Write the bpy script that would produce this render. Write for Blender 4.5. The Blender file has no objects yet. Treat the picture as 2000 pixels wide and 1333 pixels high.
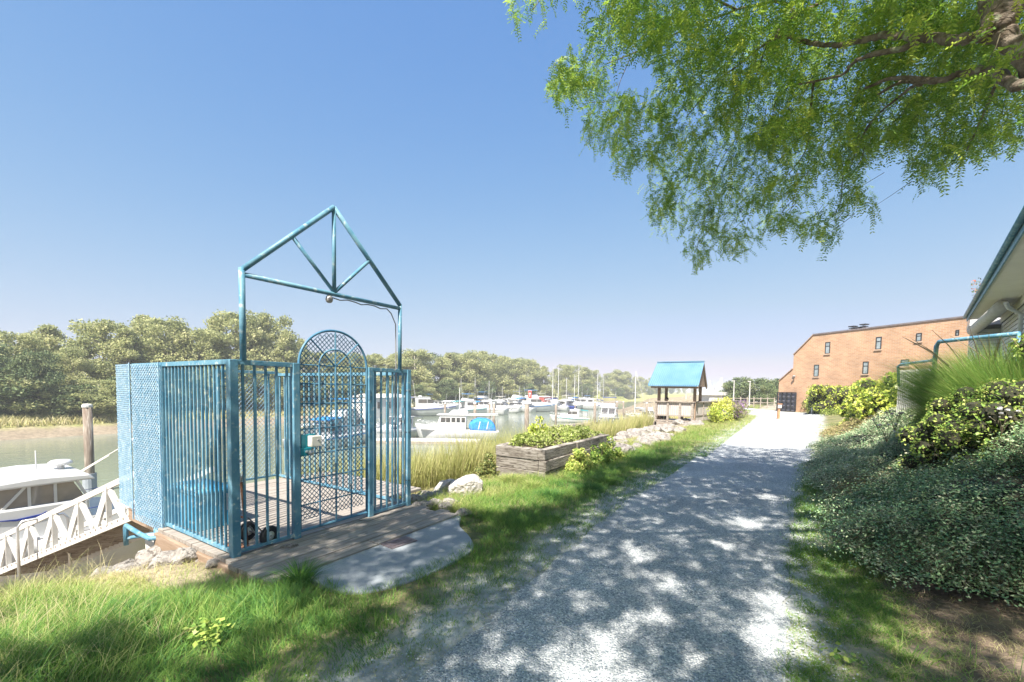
import bpy, math, random
import numpy as np
from mathutils import Vector, Matrix

# ---------------------------------------------------------------- scene, camera, world, sun
S = bpy.context.scene
C = S.collection
TH = 0.5655            # yaw of the camera against the path (path runs along +Y)
CZ = 1.605
FPX, CYP, PITCH, ROLL = 847.6, 801.6, -0.0503, 0.0153
cam_d = bpy.data.cameras.new('camera')
cam = bpy.data.objects.new('camera', cam_d); C.objects.link(cam)
cam_d.sensor_width = 36.0
cam_d.lens = FPX/2000*36
cam_d.shift_y = (CYP-666.5)/2000
cam_d.clip_start = 0.05; cam_d.clip_end = 6000
M = Matrix.Translation((0, 0, CZ)) @ Matrix.Rotation(TH, 4, 'Z') @ Matrix.Rotation(math.pi/2+PITCH, 4, 'X') @ Matrix.Rotation(ROLL, 4, 'Z')
cam.matrix_world = M
S.camera = cam

SUN_EL, SUN_AZ = math.radians(53), math.radians(170)      # azimuth clockwise from +Y
W = bpy.data.worlds.new('World'); S.world = W; W.use_nodes = True
nt = W.node_tree; nt.nodes.clear()
o_ = nt.nodes.new('ShaderNodeOutputWorld'); b_ = nt.nodes.new('ShaderNodeBackground'); s_ = nt.nodes.new('ShaderNodeTexSky')
s_.sky_type = 'NISHITA'; s_.sun_disc = False; s_.sun_elevation = SUN_EL; s_.sun_rotation = SUN_AZ
s_.altitude = 0; s_.air_density = 1.0; s_.dust_density = 1.0; s_.ozone_density = 1.6
b_.inputs[1].default_value = 0.118
sp_ = nt.nodes.new('ShaderNodeSeparateColor'); cb2 = nt.nodes.new('ShaderNodeCombineColor'); nt.links.new(s_.outputs[0], sp_.inputs[0])
def mth(op, a, b):
    m = nt.nodes.new('ShaderNodeMath'); m.operation = op
    for i, v in enumerate((a, b)):
        if isinstance(v, (int, float)): m.inputs[i].default_value = v
        else: nt.links.new(v, m.inputs[i])
    return m.outputs[0]
for i_, (ga, gk, gp, gc) in enumerate(((1.12, 1.20, 1.3, 1.3), (1.53, 1.78, 1.2, 1.7), (3.58, 4.0, 1.0, 1.7))):     # soft shoulder so the bright horizon keeps its colour
    y_ = mth('POWER', mth('MULTIPLY', sp_.outputs[i_], .28), gp); dn = mth('ADD', mth('MULTIPLY', mth('MINIMUM', y_, gc**gp), gk), 1.0)
    nt.links.new(mth('DIVIDE', mth('MULTIPLY', y_, ga/.28), dn), cb2.inputs[i_])
nt.links.new(cb2.outputs[0], b_.inputs[0]); nt.links.new(b_.outputs[0], o_.inputs[0])
sd = Vector((math.sin(SUN_AZ)*math.cos(SUN_EL), math.cos(SUN_AZ)*math.cos(SUN_EL), math.sin(SUN_EL)))
sl = bpy.data.lights.new('sun', 'SUN'); sl.energy = 5.0; sl.angle = math.radians(0.53); sl.color = (1.0, 0.94, 0.83)
so = bpy.data.objects.new('sun', sl); C.objects.link(so)
so.rotation_euler = sd.to_track_quat('Z', 'Y').to_euler(); so.location = sd*60
S.view_settings.view_transform = 'Standard'; S.view_settings.look = 'None'
S.view_settings.exposure = 1.42; S.view_settings.gamma = 1.0
S.render.engine = 'CYCLES'
S.cycles.max_bounces = 8; S.cycles.diffuse_bounces = 3; S.cycles.glossy_bounces = 3; S.cycles.transmission_bounces = 4
S.cycles.transparent_max_bounces = 8; S.cycles.use_denoising = True
S.cycles.caustics_reflective = False; S.cycles.caustics_refractive = False

# ---------------------------------------------------------------- measuring helpers
rng = np.random.default_rng(7)
RND = random.Random(5)
WZ = -3.6              # water level at low tide
def ray(px, py):
    a, b = px-1000, py-CYP
    cr, sr = math.cos(ROLL), math.sin(ROLL)
    u = a*cr+b*sr; v = -a*sr+b*cr
    x = u/FPX; z2 = -v/FPX
    cp, sp = math.cos(PITCH), math.sin(PITCH)
    y = cp-z2*sp; z = sp+z2*cp
    return x/y, z/y
def fr(X, Y): return (X*math.cos(TH)-Y*math.sin(TH), X*math.sin(TH)+Y*math.cos(TH))
def at(px, py, Y):
    x, z = ray(px, py); a, b = fr(x*Y, Y); return (a, b, CZ+z*Y)
def on(px, py, z):
    x, rz = ray(px, py); t = (z-CZ)/rz; return fr(x*t, t)
def at_x(px, py, gx):      # the point of this line of sight in the plane x = gx
    x, z = ray(px, py); a, b = fr(x, 1.0); t = gx/a; return (gx, b*t, CZ+z*t)
def project(P):            # world points (n,3) -> measuring pixels
    P = np.asarray(P, float); x, y, z = P[:, 0], P[:, 1], P[:, 2]-CZ
    X = x*math.cos(TH)+y*math.sin(TH); Y = -x*math.sin(TH)+y*math.cos(TH)
    cp, sp = math.cos(PITCH), math.sin(PITCH)
    y2 = Y*cp+z*sp; z2 = -Y*sp+z*cp
    u = FPX*X/y2; v = -FPX*z2/y2
    cr, sr = math.cos(ROLL), math.sin(ROLL)
    return 1000+u*cr-v*sr, CYP+u*sr+v*cr, y2

# ---------------------------------------------------------------- materials
def mat(name, c1, c2=None, scale=4, rough=.7, bump=0, bscale=None, metallic=0, stretch=(1, 1, 1), spec=.4, detail=4, ramp=(.35, .65), c3=None, s3=30, f3=(.55, .62), trans=0):
    m = bpy.data.materials.new(name); m.use_nodes = True
    N, L = m.node_tree.nodes, m.node_tree.links
    p = N['Principled BSDF']; p.inputs['Roughness'].default_value = rough; p.inputs['Metallic'].default_value = metallic
    p.inputs['Specular IOR Level'].default_value = spec
    tc = N.new('ShaderNodeTexCoord'); mp = N.new('ShaderNodeMapping'); mp.inputs['Scale'].default_value = stretch
    L.new(tc.outputs['Object'], mp.inputs[0])
    col = None
    if c2 is not None:
        n = N.new('ShaderNodeTexNoise'); n.inputs['Scale'].default_value = scale; n.inputs['Detail'].default_value = detail
        L.new(mp.outputs[0], n.inputs['Vector'])
        r = N.new('ShaderNodeValToRGB'); r.color_ramp.elements[0].position, r.color_ramp.elements[1].position = ramp
        r.color_ramp.elements[0].color = (*c1, 1); r.color_ramp.elements[1].color = (*c2, 1)
        L.new(n.outputs[0], r.inputs[0]); col = r.outputs[0]
        if c3 is not None:
            n3 = N.new('ShaderNodeTexNoise'); n3.inputs['Scale'].default_value = s3; n3.inputs['Detail'].default_value = 5
            L.new(mp.outputs[0], n3.inputs['Vector'])
            r3 = N.new('ShaderNodeValToRGB'); r3.color_ramp.elements[0].position, r3.color_ramp.elements[1].position = f3
            L.new(n3.outputs[0], r3.inputs[0])
            mx = N.new('ShaderNodeMix'); mx.data_type = 'RGBA'
            L.new(r3.outputs[0], mx.inputs[0]); L.new(col, mx.inputs[6]); mx.inputs[7].default_value = (*c3, 1); col = mx.outputs[2]
        L.new(col, p.inputs['Base Color'])
    else:
        p.inputs['Base Color'].default_value = (*c1, 1)
    if bump:
        nb = N.new('ShaderNodeTexNoise'); nb.inputs['Scale'].default_value = bscale or scale*4; nb.inputs['Detail'].default_value = 5
        L.new(mp.outputs[0], nb.inputs['Vector'])
        bm = N.new('ShaderNodeBump'); bm.inputs['Strength'].default_value = bump; bm.inputs['Distance'].default_value = .02
        L.new(nb.outputs[0], bm.inputs['Height']); L.new(bm.outputs[0], p.inputs['Normal'])
    if trans:
        t = N.new('ShaderNodeBsdfTranslucent'); ms = N.new('ShaderNodeMixShader'); ms.inputs[0].default_value = trans
        if col is not None: L.new(col, t.inputs[0])
        else: t.inputs[0].default_value = (*c1, 1)
        L.new(p.outputs[0], ms.inputs[1]); L.new(t.outputs[0], ms.inputs[2]); L.new(ms.outputs[0], N['Material Output'].inputs[0])
    return m
def leafmat(name, cols, rough=.5, trans=.3, tcol=None, spec=.25):
    """leaf colour runs over cols by the mesh attribute 'tint' (one value per leaf)"""
    m = bpy.data.materials.new(name); m.use_nodes = True
    N, L = m.node_tree.nodes, m.node_tree.links
    p = N['Principled BSDF']; p.inputs['Roughness'].default_value = rough; p.inputs['Specular IOR Level'].default_value = spec
    a = N.new('ShaderNodeAttribute'); a.attribute_name = 'tint'
    r = N.new('ShaderNodeValToRGB'); e = r.color_ramp.elements
    while len(e) < len(cols): e.new(.5)
    for i, c in enumerate(cols): e[i].position = i/(len(cols)-1); e[i].color = (*c, 1)
    L.new(a.outputs['Fac'], r.inputs[0]); L.new(r.outputs[0], p.inputs['Base Color'])
    if trans:
        t = N.new('ShaderNodeBsdfTranslucent'); ms = N.new('ShaderNodeMixShader'); ms.inputs[0].default_value = trans
        if tcol:
            mx = N.new('ShaderNodeMix'); mx.data_type = 'RGBA'; mx.blend_type = 'MULTIPLY'; mx.inputs[0].default_value = 1
            L.new(r.outputs[0], mx.inputs[6]); mx.inputs[7].default_value = (*tcol, 1); L.new(mx.outputs[2], t.inputs[0])
        else: L.new(r.outputs[0], t.inputs[0])
        L.new(p.outputs[0], ms.inputs[1]); L.new(t.outputs[0], ms.inputs[2]); L.new(ms.outputs[0], N['Material Output'].inputs[0])
    return m

blue_paint = mat('blue_paint', (.065, .195, .30), (.15, .30, .39), scale=5, rough=.5, spec=.4, c3=(.34, .42, .44), s3=17, f3=(.58, .70), bump=.15, bscale=60)
blue_mesh_paint = mat('blue_mesh_paint', (.17, .33, .47), (.31, .46, .59), scale=9, rough=.55, c3=(.55, .62, .68), s3=40, f3=(.58, .7))
door_paint = mat('door_paint', (.05, .15, .26), (.11, .25, .35), scale=6, rough=.45)
deck_wood = mat('deck_wood', (.25, .215, .19), (.36, .33, .30), scale=3, rough=.85, stretch=(10, .5, 10), bump=.5, bscale=30, c3=(.17, .14, .12), s3=8, f3=(.55, .7))
beam_wood = mat('beam_wood', (.22, .15, .10), (.34, .25, .19), scale=4, rough=.85, stretch=(.6, 8, 8), bump=.5, bscale=20)
grey_wood = mat('grey_wood', (.24, .20, .17), (.40, .36, .32), scale=3, rough=.9, stretch=(1, 1, 9), bump=.9, bscale=25, c3=(.12, .09, .07), s3=10, f3=(.58, .66))
planter_wood = mat('planter_wood', (.19, .165, .14), (.38, .35, .315), scale=3, rough=.95, stretch=(1, 1, 11), bump=1.0, bscale=28, c3=(.06, .045, .035), s3=9, f3=(.54, .64))
pile_wood = mat('pile_wood', (.15, .115, .09), (.28, .24, .20), scale=3, rough=.9, stretch=(5, 5, .5), bump=.6, bscale=14, c3=(.42, .38, .33), s3=3, f3=(.55, .68))
bark_mat = mat('bark', (.10, .075, .055), (.24, .20, .165), scale=14, rough=.95, bump=1.0, bscale=40, c3=(.30, .31, .22), s3=9, f3=(.60, .68))
twig_mat = mat('twig', (.075, .06, .035), (.14, .12, .08), scale=10, rough=.9)
pale_bark = mat('pale_bark', (.22, .19, .16), (.40, .37, .32), scale=3, rough=.95)
concrete = mat('concrete', (.25, .28, .315), (.33, .355, .38), scale=2.5, rough=.9, bump=.5, bscale=160, c3=(.18, .20, .23), s3=90, f3=(.55, .75))
pale_concrete = mat('pale_concrete', (.55, .52, .49), (.68, .65, .61), scale=5, rough=.9, bump=.4, bscale=40)
rock_mat = mat('rock', (.20, .18, .165), (.36, .335, .31), scale=2.6, rough=.95, bump=1.0, bscale=9, c3=(.11, .095, .085), s3=5, f3=(.52, .66))
rock_pale = mat('rock_pale', (.34, .32, .30), (.48, .455, .43), scale=3, rough=.9, bump=.9, bscale=10, c3=(.33, .30, .27), s3=7, f3=(.60, .70))
white_gel = mat('white_gelcoat', (.52, .525, .53), (.60, .605, .61), scale=1.5, rough=.22, spec=.6)
cream_gel = mat('cream_gelcoat', (.66, .63, .56), (.74, .71, .64), scale=1.5, rough=.3)
glass_dark = mat('dark_glass', (.045, .05, .055), (.11, .10, .095), scale=2, rough=.08, spec=.8)
navy = mat('navy_canvas', (.012, .03, .20), (.03, .06, .32), scale=6, rough=.8)
canvas_blue = mat('blue_canvas', (.02, .17, .50), (.04, .26, .62), scale=5, rough=.8, bump=.3, bscale=20)
teal_canvas = mat('teal_canvas', (.02, .20, .22), (.04, .30, .32), scale=5, rough=.8)
red_paint = mat('red_paint', (.45, .05, .04), (.55, .09, .07), scale=5, rough=.6)
orange_m = mat('orange_plastic', (.70, .22, .06), (.78, .30, .09), scale=5, rough=.6)
metal_m = mat('galvanised_metal', (.48, .49, .50), (.62, .62, .62), scale=6, rough=.35, metallic=.8)
dull_metal = mat('dull_metal', (.26, .25, .25), (.38, .36, .36), scale=8, rough=.5, metallic=.5)
iron_cover = mat('iron_cover', (.13, .105, .115), (.19, .155, .165), scale=18, rough=.7, bump=.5, bscale=120)
rust_m = mat('rusty_steel', (.22, .09, .045), (.36, .19, .11), scale=12, rough=.85, bump=.5, bscale=50)
rubber = mat('rubber', (.025, .025, .027), (.05, .05, .05), scale=12, rough=.75)
white_paint = mat('white_paint', (.46, .45, .43), (.56, .55, .53), scale=6, rough=.7, c3=(.32, .29, .25), s3=14, f3=(.62, .74))
box_blue = mat('box_blue', (.015, .21, .42), (.03, .29, .50), scale=4, rough=.5)
lid_blue = mat('lid_blue', (.04, .30, .55), (.07, .38, .62), scale=4, rough=.45)
black_m = mat('black_steel', (.02, .021, .025), (.035, .036, .04), scale=5, rough=.5)
roof_blue = mat('roof_blue', (.09, .20, .31), (.13, .25, .36), scale=1.2, rough=.35, spec=.5)
siding_m = mat('siding', (.54, .56, .58), (.60, .62, .63), scale=3, rough=.6)
soffit_m = mat('soffit', (.72, .70, .66), (.78, .76, .72), scale=2, rough=.7)
skin = mat('skin', (.50, .32, .23), (.58, .38, .28), scale=8, rough=.6)
shirt = mat('shirt', (.62, .66, .72), (.70, .72, .78), scale=9, rough=.9)
hair_m = mat('hair', (.02, .015, .012), (.04, .03, .025), scale=20, rough=.7)
trouser = mat('trousers', (.05, .06, .09), (.08, .09, .12), scale=9, rough=.9)
soil_m = mat('soil', (.10, .075, .055), (.17, .135, .10), scale=8, rough=1, bump=.7, bscale=40)

def glowless_water():
    m = bpy.data.materials.new('river_water'); m.use_nodes = True
    N, L = m.node_tree.nodes, m.node_tree.links; p = N['Principled BSDF']
    p.inputs['Roughness'].default_value = .07; p.inputs['IOR'].default_value = 1.33
    tc = N.new('ShaderNodeTexCoord')
    n = N.new('ShaderNodeTexNoise'); n.inputs['Scale'].default_value = .03; n.inputs['Detail'].default_value = 3; L.new(tc.outputs['Object'], n.inputs['Vector'])
    r = N.new('ShaderNodeValToRGB'); r.color_ramp.elements[0].position = .4; r.color_ramp.elements[1].position = .6
    r.color_ramp.elements[0].color = (.15, .175, .13, 1); r.color_ramp.elements[1].color = (.17, .20, .16, 1)
    L.new(n.outputs[0], r.inputs[0]); L.new(r.outputs[0], p.inputs['Base Color'])
    mp = N.new('ShaderNodeMapping'); mp.inputs['Scale'].default_value = (1.3, .5, 1); L.new(tc.outputs['Object'], mp.inputs[0])
    w = N.new('ShaderNodeTexNoise'); w.inputs['Scale'].default_value = 2.2; w.inputs['Detail'].default_value = 4; L.new(mp.outputs[0], w.inputs['Vector'])
    b = N.new('ShaderNodeBump'); b.inputs['Strength'].default_value = .35; b.inputs['Distance'].default_value = .08
    L.new(w.outputs[0], b.inputs['Height']); L.new(b.outputs[0], p.inputs['Normal'])
    return m
water_m = glowless_water()
def gravel_material():
    m = bpy.data.materials.new('gravel'); m.use_nodes = True
    N, L = m.node_tree.nodes, m.node_tree.links; p = N['Principled BSDF']; p.inputs['Roughness'].default_value = .95; p.inputs['Specular IOR Level'].default_value = .15
    tc = N.new('ShaderNodeTexCoord')
    v = N.new('ShaderNodeTexVoronoi'); v.inputs['Scale'].default_value = 105; L.new(tc.outputs['Object'], v.inputs['Vector'])
    v2 = N.new('ShaderNodeTexVoronoi'); v2.inputs['Scale'].default_value = 55; L.new(tc.outputs['Object'], v2.inputs['Vector'])
    hs = N.new('ShaderNodeSeparateColor'); L.new(v.outputs['Color'], hs.inputs[0])
    r = N.new('ShaderNodeValToRGB'); e = r.color_ramp.elements; e[0].position = 0; e[0].color = (.19, .22, .26, 1); e[1].position = 1; e[1].color = (.82, .83, .85, 1)
    k = e.new(.35); k.color = (.37, .405, .445, 1); k = e.new(.75); k.color = (.50, .52, .55, 1)
    L.new(hs.outputs[0], r.inputs[0])
    n = N.new('ShaderNodeTexNoise'); n.inputs['Scale'].default_value = 1.1; n.inputs['Detail'].default_value = 6; L.new(tc.outputs['Object'], n.inputs['Vector'])
    rr = N.new('ShaderNodeValToRGB'); rr.color_ramp.elements[0].position = .3; rr.color_ramp.elements[1].position = .72
    rr.color_ramp.elements[0].color = (.80, .79, .77, 1); rr.color_ramp.elements[1].color = (1.12, 1.1, 1.06, 1); L.new(n.outputs[0], rr.inputs[0])
    mx = N.new('ShaderNodeMix'); mx.data_type = 'RGBA'; mx.blend_type = 'MULTIPLY'; mx.inputs[0].default_value = 1
    L.new(r.outputs[0], mx.inputs[6]); L.new(rr.outputs[0], mx.inputs[7]); L.new(mx.outputs[2], p.inputs['Base Color'])
    ad = N.new('ShaderNodeMath'); ad.operation = 'ADD'; L.new(v.outputs['Distance'], ad.inputs[0]); L.new(v2.outputs['Distance'], ad.inputs[1])
    b = N.new('ShaderNodeBump'); b.inputs['Strength'].default_value = .9; b.inputs['Distance'].default_value = .012; b.invert = True
    L.new(ad.outputs[0], b.inputs['Height']); L.new(b.outputs[0], p.inputs['Normal'])
    return m
gravel_m = gravel_material()
def terrain_material():
    m = bpy.data.materials.new('earth'); m.use_nodes = True
    N, L = m.node_tree.nodes, m.node_tree.links; p = N['Principled BSDF']; p.inputs['Roughness'].default_value = .95; p.inputs['Specular IOR Level'].default_value = .15
    tc = N.new('ShaderNodeTexCoord'); a = N.new('ShaderNodeAttribute'); a.attribute_name = 'zone'
    n = N.new('ShaderNodeTexNoise'); n.inputs['Scale'].default_value = 3.5; n.inputs['Detail'].default_value = 9; n.inputs['Roughness'].default_value = .65; L.new(tc.outputs['Object'], n.inputs['Vector'])
    r = N.new('ShaderNodeValToRGB'); r.color_ramp.elements[0].position = .3; r.color_ramp.elements[1].position = .7
    r.color_ramp.elements[0].color = (.82, .80, .77, 1); r.color_ramp.elements[1].color = (1.7, 1.66, 1.58, 1); L.new(n.outputs[0], r.inputs[0])
    mx = N.new('ShaderNodeMix'); mx.data_type = 'RGBA'; mx.blend_type = 'MULTIPLY'; mx.inputs[0].default_value = 1
    L.new(a.outputs['Color'], mx.inputs[6]); L.new(r.outputs[0], mx.inputs[7]); L.new(mx.outputs[2], p.inputs['Base Color'])
    nb = N.new('ShaderNodeTexNoise'); nb.inputs['Scale'].default_value = 22; nb.inputs['Detail'].default_value = 6; L.new(tc.outputs['Object'], nb.inputs['Vector'])
    b = N.new('ShaderNodeBump'); b.inputs['Strength'].default_value = .8; b.inputs['Distance'].default_value = .04
    L.new(nb.outputs[0], b.inputs['Height']); L.new(b.outputs[0], p.inputs['Normal'])
    return m
terrain_m = terrain_material()
def brick_material():
    m = bpy.data.materials.new('red_brick'); m.use_nodes = True
    N, L = m.node_tree.nodes, m.node_tree.links; p = N['Principled BSDF']; p.inputs['Roughness'].default_value = .9
    tc = N.new('ShaderNodeTexCoord'); sp = N.new('ShaderNodeSeparateXYZ'); cb = N.new('ShaderNodeCombineXYZ')
    L.new(tc.outputs['Object'], sp.inputs[0]); L.new(sp.outputs[0], cb.inputs[0]); L.new(sp.outputs[2], cb.inputs[1])
    br = N.new('ShaderNodeTexBrick'); br.inputs['Scale'].default_value = 1; br.inputs['Brick Width'].default_value = .30; br.inputs['Row Height'].default_value = .10
    br.inputs['Mortar Size'].default_value = .008; br.inputs['Color1'].default_value = (.50, .30, .175, 1); br.inputs['Color2'].default_value = (.41, .23, .13, 1)
    br.inputs['Mortar'].default_value = (.46, .39, .33, 1); L.new(cb.outputs[0], br.inputs['Vector'])
    n = N.new('ShaderNodeTexNoise'); n.inputs['Scale'].default_value = .9; n.inputs['Detail'].default_value = 6; L.new(cb.outputs[0], n.inputs['Vector'])
    r = N.new('ShaderNodeValToRGB'); r.color_ramp.elements[0].position = .3; r.color_ramp.elements[1].position = .7
    r.color_ramp.elements[0].color = (.84, .84, .84, 1); r.color_ramp.elements[1].color = (1.14, 1.12, 1.1, 1); L.new(n.outputs[0], r.inputs[0])
    mx = N.new('ShaderNodeMix'); mx.data_type = 'RGBA'; mx.blend_type = 'MULTIPLY'; mx.inputs[0].default_value = 1
    L.new(br.outputs[0], mx.inputs[6]); L.new(r.outputs[0], mx.inputs[7]); L.new(mx.outputs[2], p.inputs['Base Color'])
    return m
brick_m = brick_material()

locust_leaf = leafmat('locust_leaf', [(.10, .20, .055), (.19, .31, .065), (.36, .46, .09), (.58, .58, .15)], rough=.5, trans=.45, tcol=(1.3, 1.35, .8))
poplar_leaf = leafmat('poplar_leaf', [(.20, .24, .11), (.35, .38, .17), (.48, .49, .23), (.58, .55, .33)], rough=.6, trans=.45)
dark_leaf = leafmat('dark_leaf', [(.08, .12, .055), (.13, .18, .08), (.18, .23, .10), (.26, .28, .14)], rough=.6, trans=.2)
bush_leaf = leafmat('bush_leaf', [(0.105, 0.150, 0.053), (0.210, 0.240, 0.075), (0.300, 0.300, 0.105), (0.360, 0.285, 0.150)], rough=.6, trans=.25)
hedge_leaf = leafmat('hedge_leaf', [(.16, .26, .04), (.32, .44, .06), (.52, .58, .10), (.68, .66, .17)], rough=.35, trans=.25, spec=.5)
cot_leaf = leafmat('cotoneaster_leaf', [(.055, .14, .075), (.13, .27, .13), (.28, .42, .21), (.56, .56, .38)], rough=.45, trans=.15, spec=.4)
rose_leaf = leafmat('thicket_leaf', [(.10, .21, .05), (.23, .37, .08), (.42, .52, .12), (.65, .64, .22)], rough=.45, trans=.3)
planter_leaf = leafmat('planter_leaf', [(0.154, 0.220, 0.044), (0.264, 0.341, 0.077), (0.396, 0.451, 0.143), (0.528, 0.550, 0.264)], rough=.5, trans=.3)
grass_leaf = leafmat('grass_blade', [(.05, .15, .05), (.12, .27, .05), (.25, .37, .08), (.45, .45, .17), (.56, .48, .30)], rough=.55, trans=.35, spec=.3)
reed_leaf = leafmat('reed_blade', [(0.188, 0.250, 0.062), (0.325, 0.362, 0.112), (0.475, 0.463, 0.200), (0.625, 0.550, 0.338)], rough=.6, trans=.3)
white_flower = leafmat('white_flower', [(.62, .60, .62), (.80, .80, .80)], rough=.7, trans=.3)
purple_flower = leafmat('purple_flower', [(.16, .07, .22), (.34, .20, .40), (.5, .38, .5)], rough=.7, trans=.3)
orange_flower = leafmat('orange_flower', [(.5, .10, .04), (.75, .28, .12), (.8, .5, .3)], rough=.7, trans=.3)

# ---------------------------------------------------------------- object helpers
def tag(o, label=None, cat=None, group=None, kind=None):
    if label: o['label'] = label
    if cat: o['category'] = cat
    if group: o['group'] = group
    if kind: o['kind'] = kind
    return o
def thing(name, label, cat, loc=(0, 0, 0), rz=0, group=None):
    o = bpy.data.objects.new(name, None); C.objects.link(o); o.empty_display_size = .2
    o.location = loc; o.rotation_euler = (0, 0, rz); return tag(o, label, cat, group)
def wmat(o):
    m = Matrix.Translation(o.location) @ o.rotation_euler.to_matrix().to_4x4() @ Matrix.Diagonal((*o.scale, 1))
    return (wmat(o.parent) @ m) if o.parent else m
def link_mesh(name, me, m, parent=None, world=False, smooth=False):
    if world and parent is not None: me.transform(wmat(parent).inverted())
    me.materials.append(m)
    if smooth: me.polygons.foreach_set('use_smooth', [True]*len(me.polygons))
    o = bpy.data.objects.new(name, me); C.objects.link(o)
    if parent is not None: o.parent = parent
    return o
class MB:
    def __init__(s): s.v = []; s.f = []
    def add(s, vs, fs):
        b = len(s.v); s.v += [tuple(v) for v in vs]; s.f += [tuple(i+b for i in f) for f in fs]; return s
    def box(s, c, d, rz=0, R=None):
        R = R or Matrix.Rotation(rz, 3, 'Z'); c = Vector(c)
        vs = [c + R @ Vector((x*d[0]/2, y*d[1]/2, z*d[2]/2)) for x in (-1, 1) for y in (-1, 1) for z in (-1, 1)]
        return s.add(vs, [(0, 1, 3, 2), (4, 6, 7, 5), (0, 4, 5, 1), (2, 3, 7, 6), (0, 2, 6, 4), (1, 5, 7, 3)])
    def span(s, a, b): return s.box([(a[i]+b[i])/2 for i in range(3)], [abs(b[i]-a[i]) for i in range(3)])
    def bar(s, p, q, w, h, up=(0, 0, 1)):
        p, q = Vector(p), Vector(q); d = q-p; L = d.length
        if L < 1e-6: return s
        z = d/L; u = Vector(up)
        if abs(z.dot(u)) > .98: u = Vector((0, 1, 0))
        x = u.cross(z).normalized(); y = z.cross(x)
        vs = [p+x*(a*w/2)+y*(b*h/2) for a, b in ((-1, -1), (1, -1), (1, 1), (-1, 1))]+[q+x*(a*w/2)+y*(b*h/2) for a, b in ((-1, -1), (1, -1), (1, 1), (-1, 1))]
        return s.add(vs, [(3, 2, 1, 0), (4, 5, 6, 7), (0, 1, 5, 4), (1, 2, 6, 5), (2, 3, 7, 6), (3, 0, 4, 7)])
    def tube(s, pts, rad, n=8, cap=True):
        pts = [Vector(p) for p in pts]; k = len(pts)
        if not hasattr(rad, '__len__'): rad = [rad]*k
        prev = None; rings = []
        for i, p in enumerate(pts):
            t = (pts[min(i+1, k-1)]-pts[max(i-1, 0)])
            t = t.normalized() if t.length > 1e-9 else Vector((0, 0, 1))
            if prev is None:
                a = Vector((0, 0, 1)) if abs(t.z) < .9 else Vector((1, 0, 0)); prev = t.cross(a).normalized()
            prev = (prev-t*prev.dot(t)); prev = prev.normalized() if prev.length > 1e-6 else t.orthogonal().normalized()
            b = t.cross(prev)
            rings.append([p+prev*(math.cos(6.28318*j/n)*rad[i])+b*(math.sin(6.28318*j/n)*rad[i]) for j in range(n)])
        vs = [v for r in rings for v in r]
        fs = [(i*n+j, i*n+(j+1) % n, (i+1)*n+(j+1) % n, (i+1)*n+j) for i in range(k-1) for j in range(n)]
        if cap: fs += [tuple(range(n))[::-1], tuple((k-1)*n+j for j in range(n))]
        return s.add(vs, fs)
    def lathe(s, prof, n=20, c=(0, 0, 0), R=None):
        c = Vector(c); vs = []; k = len(prof)
        for r, z in prof:
            for j in range(n):
                v = Vector((r*math.cos(6.28318*j/n), r*math.sin(6.28318*j/n), z)); vs.append(c+((R @ v) if R else v))
        fs = [(i*n+j, i*n+(j+1) % n, (i+1)*n+(j+1) % n, (i+1)*n+j) for i in range(k-1) for j in range(n)]
        return s.add(vs, fs)
    def prism(s, poly, y0, y1):       # poly in XZ, extruded along Y
        n = len(poly); vs = [(x, y0, z) for x, z in poly]+[(x, y1, z) for x, z in poly]
        return s.add(vs, [tuple(range(n)), tuple(range(n, 2*n))[::-1]]+[(i, i+n, (i+1) % n+n, (i+1) % n) for i in range(n)])
    def slab(s, poly, z0, z1):        # poly in XY
        n = len(poly); vs = [(x, y, z0) for x, y in poly]+[(x, y, z1) for x, y in poly]
        return s.add(vs, [tuple(range(n))[::-1], tuple(range(n, 2*n))]+[(i, (i+1) % n, (i+1) % n+n, i+n) for i in range(n)])
    def mesh(s, name):
        me = bpy.data.meshes.new(name); me.from_pydata([tuple(v) for v in s.v], [], s.f); me.update(); return me
    def build(s, name, m, parent=None, world=False, smooth=False, bevel=0):
        o = link_mesh(name, s.mesh(name), m, parent, world, smooth)
        if bevel:
            b = o.modifiers.new('bevel', 'BEVEL'); b.width = bevel; b.segments = 2; b.limit_method = 'ANGLE'
        return o
def quick(name, V, F4=None, F3=None, tint=None):
    """fast mesh: V (n,3); F4 (k,4) quads; F3 (j,3) triangles; tint per vertex"""
    me = bpy.data.meshes.new(name); V = np.asarray(V, np.float32)
    k = 0 if F4 is None else len(F4); j = 0 if F3 is None else len(F3)
    idx = np.concatenate([np.asarray(F4, np.int32).ravel() if k else np.zeros(0, np.int32), np.asarray(F3, np.int32).ravel() if j else np.zeros(0, np.int32)])
    ls = np.concatenate([np.arange(k)*4, k*4+np.arange(j)*3]).astype(np.int32)
    me.vertices.add(len(V)); me.vertices.foreach_set('co', V.ravel())
    me.loops.add(len(idx)); me.loops.foreach_set('vertex_index', idx)
    me.polygons.add(k+j); me.polygons.foreach_set('loop_start', ls)
    me.update(calc_edges=True)
    if tint is not None:
        a = me.attributes.new('tint', 'FLOAT', 'POINT'); a.data.foreach_set('value', np.asarray(tint, np.float32))
    return me
def unit(a): return a/np.maximum(np.linalg.norm(a, axis=1, keepdims=True), 1e-9)
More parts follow.
